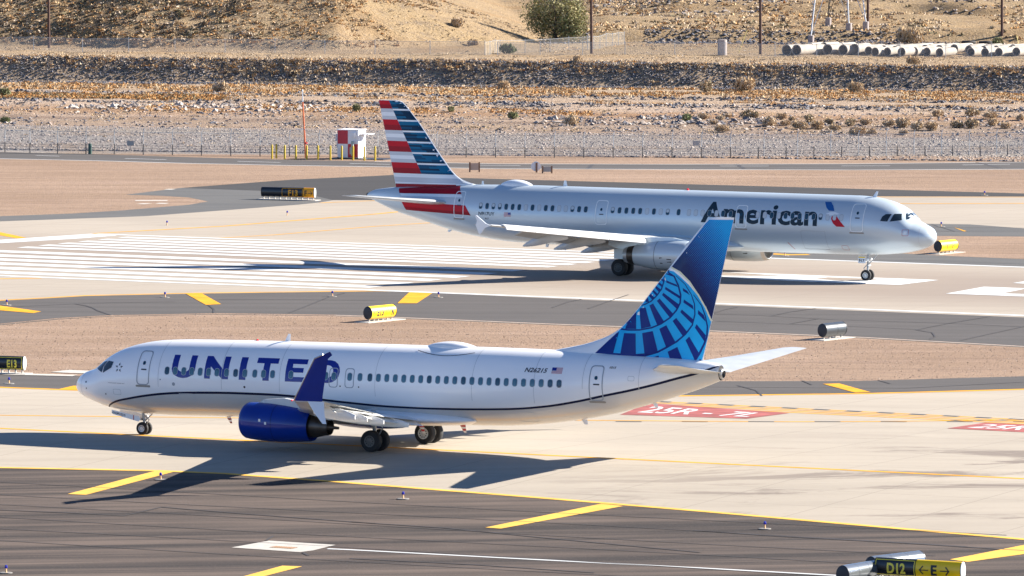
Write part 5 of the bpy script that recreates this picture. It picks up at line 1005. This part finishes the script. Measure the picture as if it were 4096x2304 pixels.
def shrub_proto(seed, mats):
    r = empty('shrub', (0,0,0)); mb = leafcloud(900, .62, .5, .6, .075, seed, len(mats), .2, True); mb.build('foliage', mats, r)
    mb = MB(); g_ = np.random.default_rng(seed+50)
    for k in range(7): a = g_.uniform(0, 6.28); mb.tube((0,0,-.05), (.45*math.cos(a), .35*math.sin(a), g_.uniform(.25,.6)), .02, .008, 4)
    mb.build('stem', M_dk, r); return r
protos = [shrub_proto(1, [M_gy, M_tan]), shrub_proto(2, [M_gy, M_tan, M_ol]), shrub_proto(3, [M_tan, M_gy, M_pal])]; gproto = shrub_proto(4, [M_gr, M_ol]); pused = set()
def put_shrub(x, y, s, proto, label, sz=None):
    if proto not in pused: o = proto; pused.add(proto)
    else: o = copy_tree(proto)
    o.location = (x, y, zat(x, y)); o.scale = (s, s, sz or s*.85); o.rotation_euler = (0,0,random.uniform(0,6.28)); tag(o, label, 'shrub', 'shrubs on the river bed'); return o
SHR = [(85,880,105,'green'),(215,860,80,0),(340,870,70,2),(390,850,60,0),(555,860,120,1),(700,912,120,2),(780,862,85,0),(820,905,70,2),(860,872,55,1),(1000,880,95,1),(920,935,110,2),(1050,932,115,0),(1140,898,80,1),(1180,948,90,2),(1285,912,100,1),(1410,900,80,0),(1340,980,120,0),(1430,978,90,2),(1575,912,80,2),(1690,920,120,0),(1790,942,110,2),(1890,942,110,0),(2085,925,90,1),(2190,930,120,1),(2350,908,95,0),(2335,855,90,2),(2440,928,80,0),(350,955,95,2),(1685,972,60,2),(2555,868,80,2),(290,895,60,0),(1940,840,90,0),(2200,835,100,1)]
# ordinary words for where each shrub stands, left to right
order = sorted(range(len(SHR)), key=lambda i: SHR[i][0])
for rank, i in enumerate(order):
    x, y, w_, k = SHR[i]; p = site(2700+.5419*x, .5419*(y+20)); s = w_*.5419/ (FPX/p.y)/1.5
    nm = ['greyish', 'olive grey', 'straw coloured'][k] if k != 'green' else 'rounded green'
    lab = 'rounded green shrub, leftmost of the shrub belt' if k == 'green' else '%s shrub, %s from the left in the shrub belt' % (nm, 'number thirty' if rank == 29 else (ordn(rank) if rank < 29 else {30:'third',31:'second',32:'last'}.get(rank, 'last')))
    if rank > 29: lab = '%s shrub, %s in the shrub belt' % (nm, {30:'third from the right',31:'second from the right',32:'rightmost'}[rank])
    if rank == 29: lab = '%s shrub, fourth from the right in the shrub belt' % nm
    put_shrub(p.x, p.y, s*1.65, gproto if k == 'green' else protos[k], lab, s*1.15)
for u, v, s, pr, lab in ((1428,446,1.2,gproto,'bright green shrub on orange ground left of the striped fin tip'),(1802,448,.9,gproto,'sage green shrub right of the striped fin tip'),(2045,476,1.1,gproto,'sage green shrub on pale sand at centre'),(10,384,1.3,gproto,'dark green shrub at the left edge of the river bed'),
   (26,492,1.0,gproto,'low green shrub by the fence at the left edge'),(2022,216,1.8,gproto,'dark green bush by the pale fence gate'),(2820,368,1.9,protos[1],'olive brush clump at the dark bank foot, right of centre'),(2975,365,2.4,protos[0],'large grey brush clump at the dark bank foot at right'),
   (2015,296,1.6,protos[0],'grey bush halfway up the dark bank, centre'),(3425,308,1.7,protos[2],'straw coloured bush on the dark bank at right'),(3655,332,1.5,protos[2],'straw coloured bush low on the dark bank at far right'),(2310,336,1.2,protos[0],'small grey bush on the dark bank right of centre'),
   (3990,196,2.0,gproto,'yellow green bush at the foot of the far right pole'),(3640,178,3.0,protos[2],'wide tan bush behind the pipes'),(1830,150,1.7,protos[0],'brown bush on the bright flank of the hill'),(1890,160,1.2,protos[2],'small tan bush lower on the bright flank of the hill'),
   (2290,502,1.6,protos[2],'pale straw clump among dark stones beyond the fence at centre'),(880,368,1.7,protos[2],'straw clump at the dark bank foot, left of the mast')):
    p = site(u, v); put_shrub(p.x, p.y, s, pr, lab)
# palo verde tree beside the hill
p = site(2235, 158); r = empty('tree', (p.x, p.y, p.z)); tag(r, 'green feathery tree at the foot of the hill, cut by the top of the photo', 'tree'); mb = MB()
g_ = np.random.default_rng(5)
def limb(a, d, L, rad, dep):
    b = a+d*L; mb.tube(a, b, rad, rad*.65, 6)
    if dep:
        for _ in range(3): n = (d+Vector(g_.normal(size=3))*.42); n.z = abs(n.z)*.8+.1; limb(b, n.normalized(), L*.75, rad*.6, dep-1)
mb.tube((-.2,0,-.2),(-.5,0,1.2),.22,.17,8); 
for dd_ in ((-.7,0,.8),(.1,-.2,1),(.75,.1,.75)): limb(Vector((-.5,0,1.1)), Vector(dd_).normalized(), 1.25, .12, 3)
mb.build('trunk', mat('dark_bark', (.07,.05,.04), .9), r, True)
lc = leafcloud(9000, 4.1, 2.8, 5.0, .13, 9, 3, .15); lc.v = [(x-.3, y, z-.2) for x, y, z in lc.v]
lc.build('crown', [mat('yellow_green_leaves', (.30,.27,.10), .8), mat('olive_leaves', (.19,.19,.07), .8), mat('pale_twigs', (.36,.32,.17), .8)], r)
lc = leafcloud(2500, 2.2, 1.6, 2.6, .12, 19, 2, .15); lc.v = [(x+1.6, y-.8, z) for x, y, z in lc.v]; lc.build('crown', [M_gr, M_ol], r)
# ------------------------------------------------------------------ ground cover as stuff
def tufts(name, n, region, smin, smax, mats, blades=5, seed=1, dens=None, h=1.0, spread=.5):
    g_ = np.random.default_rng(seed); X, Y = region(g_, n); Z = height(X, Y); S = g_.uniform(smin, smax, len(X)); V = []; F = []; M = []
    for x, y, z, s in zip(X, Y, Z, S):
        mi = int(g_.integers(0, len(mats)))
        for k in range(blades):
            a = g_.uniform(0, 6.283); r_ = s*spread*1.5*g_.random()**.7; bx, by = x+r_*math.cos(a), y+r_*math.sin(a); w_ = s*.30; a2 = g_.uniform(0, 3.14); dx, dy = w_*math.cos(a2), w_*math.sin(a2); t = s*h*g_.uniform(.3, .62)*(1.25-r_/(s*spread*1.5))
            b = len(V); V += [(bx-dx, by-dy, z-.03), (bx+dx, by+dy, z-.03), (bx+g_.normal()*s*.2+.3*(bx-x), by+g_.normal()*s*.2+.3*(by-y), z+t)]; F.append((b, b+1, b+2)); M.append(mi)
    me = bpy.data.meshes.new(name); me.from_pydata(V, [], F); [me.materials.append(m) for m in mats]; me.polygons.foreach_set('material_index', M)
    o = bpy.data.objects.new(name, me); COL.objects.link(o); tag(o, kind='stuff'); return o
def rocks(name, n, region, smin, smax, mats, seed=1, flat=.7):
    g_ = np.random.default_rng(seed); X, Y = region(g_, n); Z = height(X, Y); S = smin+(smax-smin)*g_.random(len(X))**2.5
    base = np.array([(1,0,0),(0,1,0),(-1,0,0),(0,-1,0),(0,0,1),(.6,.6,.55),(-.6,.55,.5),(0,0,-.6)]); fs = [(0,5,4),(5,1,4),(1,6,4),(6,2,4),(2,3,4),(3,0,4),(0,1,5),(1,2,6),(0,3,7),(3,2,7),(2,1,7),(1,0,7)]
    N = len(X); A = g_.uniform(0, 6.28, N); P = base[None]*(1+.35*g_.normal(size=(N,8,1))*.6); P = P*np.stack([g_.uniform(.7,1.3,N), g_.uniform(.7,1.3,N), flat*g_.uniform(.7,1.2,N)], -1)[:,None,:]*S[:,None,None]
    ca, sa = np.cos(A)[:,None], np.sin(A)[:,None]; Q = np.stack([P[...,0]*ca-P[...,1]*sa+X[:,None], P[...,0]*sa+P[...,1]*ca+Y[:,None], P[...,2]+Z[:,None]+.1*S[:,None]], -1).reshape(-1,3)
    F = (np.array(fs)[None]+8*np.arange(N)[:,None,None]).reshape(-1,3); me = bpy.data.meshes.new(name); me.from_pydata(Q.tolist(), [], F.tolist()); [me.materials.append(m) for m in mats]
    me.polygons.foreach_set('material_index', np.repeat(g_.integers(0, len(mats), N), len(fs))); o = bpy.data.objects.new(name, me); COL.objects.link(o); tag(o, kind='stuff'); return o
def band(w0, w1, x0=None, x1=None, clump=None, seed=0, thr=.5, csc=(5,2)):
    def f(g_, n):
        X = g_.uniform(-72 if x0 is None else x0, 72 if x1 is None else x1, n*(3 if clump else 1)); Wv = g_.uniform(w0, w1, len(X)); Y = Wv-.17*X
        k = np.abs(X) < Y*.0685+3
        if clump: k &= vnoise(X, Y, csc[0], 70+seed) > thr
        return X[k][:n], Y[k][:n]
    return f
M_r1 = mat('pale_river_stone', (.56,.48,.42), .85); M_r2 = mat('grey_river_stone', (.36,.30,.26), .85); M_r3 = mat('pinkish_river_stone', (.48,.38,.33), .85); M_r4 = mat('shade_slate_stone', (.16,.165,.20), .85); M_r5 = mat('shade_dark_stone', (.065,.065,.08), .9); M_r6 = mat('white_stone', (.68,.61,.54), .8)  # slate and dark stones also darkened in colour for the shaded bank
rocks('fence_riprap', 30000, band(736, 781), .035, .15, [M_r1, M_r2, M_r3, M_r1, M_r1], 1)
rocks('fence_foot_stones', 2200, band(734.6, 735.4), .05, .2, [M_r5, M_r5, M_r4], 2)
rocks('river_stones', 6000, band(781, 845), .04, .22, [M_r3, M_r2, M_r3, M_r4], 3)
rocks('river_stones', 4600, band(785, 850, clump=True, seed=1, thr=.6), .05, .24, [M_r4, M_r2, M_r5, M_r1], 4)
rocks('river_stones', 2600, band(841, 846), .06, .3, [M_r4, M_r5, M_r2], 5); rocks('river_stones', 1800, band(846.5, 850, -10, 72), .08, .34, [M_r4, M_r5, M_r2, M_r1], 15); rocks('river_stones', 2200, band(862, 867), .08, .3, [M_r5, M_r4, M_r2], 16)
rocks('river_boulders', 330, band(824, 836, -46, -18), .15, .48, [M_r1, M_r2, M_r6], 6); rocks('river_boulders', 420, band(800, 822, 2, 26, True, 5, .5), .12, .42, [M_r2, M_r4, M_r1], 7)
rocks('bank_riprap', 52000, band(888.5, 898), .04, .17, [M_r4, M_r5, M_r4, M_r4, M_r2], 8, .8)
tufts('dry_grass', 9000, band(866, 889, clump=True, seed=2, thr=.3), .2, .5, [M_or, M_or, M_tan, M_pal], 6, 21); tufts('dry_grass', 4600, band(848, 866, clump=True, seed=3, thr=.45), .15, .4, [M_or, M_tan, M_gy], 6, 22)
tufts('dry_grass', 2600, band(786, 845, clump=True, seed=4, thr=.64), .15, .38, [M_tan, M_pal, M_gy], 6, 23); tufts('dry_grass', 320, band(740, 780, clump=True, seed=6, thr=.6), .15, .35, [M_tan, M_pal], 6, 24)
tufts('orange_weeds', 3500, band(850, 862, -62, -30), .2, .5, [M_or, M_or, M_ol], 6, 25); tufts('orange_weeds', 1600, band(824, 838, -45, 8, True, 7, .5), .2, .45, [M_or, M_or, M_tan], 6, 26)
tufts('bank_grass', 6500, band(895.2, 900.5), .2, .5, [M_tan, M_gy, M_tan, M_pal, M_or, M_gy], 7, 27); tufts('bank_grass', 420, band(889, 897, clump=True, seed=8, thr=.6), .3, .7, [M_tan, M_pal, M_gy], 7, 28); tufts('bank_brush', 500, band(894, 899, -72, 6, True, 9, .5), .25, .6, [M_dk, M_gy, M_tan], 8, 29)
tufts('terrace_grass', 2400, band(902, 928, clump=True, seed=10, thr=.45), .12, .35, [M_tan, M_pal, M_gy], 5, 30)
def hill(g_, n, x0, x1):
    X = g_.uniform(x0, x1+14, n*2); Y = g_.uniform(926, 1000, n*2); k = (np.abs(X) < Y*.0685+3) & (height(X, Y) > 2.35) & (X+26*(vnoise(X, Y, 5, 91)-.5) < x1) & (vnoise(X, Y*1.5, 4, 92) > .12); return X[k][:n], Y[k][:n]
tufts('hill_brush', 14000, lambda g_, n: hill(g_, n, -72, -14), .2, .55, [M_tan, M_or, M_gy, M_tan, M_or, M_tan, M_ol], 7, 31, h=.8)
tufts('hill_brush', 4200, lambda g_, n: hill(g_, n, -72, -30), .3, .8, [M_dk, M_ol, M_gy, M_dk, M_tan], 8, 32, h=.9)
tufts('hill_grass', 6500, lambda g_, n: hill(g_, n, -30, 6), .08, .22, [M_tan, M_pal, M_tan, M_gy], 4, 33); tufts('hill_scrub', 700, lambda g_, n: hill(g_, n, -34, 3), .2, .45, [M_dk, M_dk, M_gy], 9, 34, h=.55, spread=.8)
def right(g_, n, y0, y1, thr, seed, x0=3):
    X = g_.uniform(x0, 90, n*4); Y = g_.uniform(y0, y1, n*4); k = (np.abs(X) < Y*.0685+3) & (vnoise(X, Y*.5, 6, seed) > thr); return X[k][:n], Y[k][:n]
tufts('scrub', 5200, lambda g_, n: right(g_, n, 962, 1160, .42, 80), .25, .75, [M_tan, M_pal, M_or, M_gy, M_tan], 7, 35); tufts('scrub', 1300, lambda g_, n: right(g_, n, 955, 1150, .55, 81), .3, .8, [M_dk, M_ol, M_gy], 7, 36)
rocks('scrub_stones', 5200, lambda g_, n: right(g_, n, 1008, 1160, .55, 82), .08, .34, [M_r4, M_r2, M_r1, M_r5], 9); rocks('scrub_stones', 2600, lambda g_, n: right(g_, n, 956, 963, .3, 83), .08, .3, [M_r5, M_r4, M_r2], 10)
tufts('terrace_grass', 1500, lambda g_, n: right(g_, n, 925, 960, .5, 84), .12, .35, [M_or, M_tan, M_gy], 5, 37)

M_g1 = mat('infield_stone_tan', (.42,.31,.23), .9); M_g2 = mat('infield_stone_brown', (.20,.135,.105), .9); M_g3 = mat('infield_stone_pale', (.62,.50,.42), .9)
def infield(c0, c1, s0, s1):
    def f(g_, n):
        S_ = g_.uniform(s0, s1, n*2); C_ = g_.uniform(c0, c1, n*2); X = DV[0]*S_+NV[0]*C_; Y = DV[1]*S_+NV[1]*C_
        d0 = Y*math.cos(PITCH)+CAM_H*math.sin(PITCH); u = 2048+FPX*X/d0; v = 1152-FPX*(Y*math.sin(PITCH)-CAM_H*math.cos(PITCH))/d0
        lo = np.interp(u, [p[0] for p in ml], [p[1] for p in ml])+5; hi = np.interp(u, [p[0] for p in su], [p[1] for p in su])-3
        k = (v > lo) & (v < hi) & (u > -150) & (u < 4250); return X[k][:n], Y[k][:n]
    return f
rocks('infield_gravel', 26000, infield(405, 470, -300, -150), .015, .05, [M_g1, M_g2, M_g3, M_g1], 41)
# albedo calibration of the ground materials (sunlit desert soil 0.2-0.35, worn concrete 0.45)
def dim(m, k):
    t = m.node_tree
    for n in t.nodes:
        if n.type == 'MIX':
            for i in (6, 7):
                if not n.inputs[i].is_linked: c = n.inputs[i].default_value; n.inputs[i].default_value = (c[0]*k, c[1]*k, c[2]*k, 1)
        elif n.type == 'VALTORGB':
            for e_ in n.color_ramp.elements: c = e_.color; e_.color = (c[0]*k, c[1]*k, c[2]*k, 1)
        elif n.type == 'BSDF_PRINCIPLED' and not n.inputs[0].is_linked: c = n.inputs[0].default_value; n.inputs[0].default_value = (c[0]*k, c[1]*k, c[2]*k, 1)
for m in (M_dirt, M_bed, M_conc, M_rwy, M_asph, M_asph2, M_asph3, M_asph4): dim(m, .62)
for m in (M_r1, M_r2, M_r3, M_r4, M_r5, M_r6, M_tan, M_or, M_ol, M_gy, M_gr, M_dk, M_pal, M_pipe, M_pier, M_padc, M_redp, M_blkp, M_bol, M_g1, M_g2, M_g3, M_boardt, M_boardg, M_lbase): dim(m, .68)
for m in (M_ssil, M_sgrey): dim(m, .75)
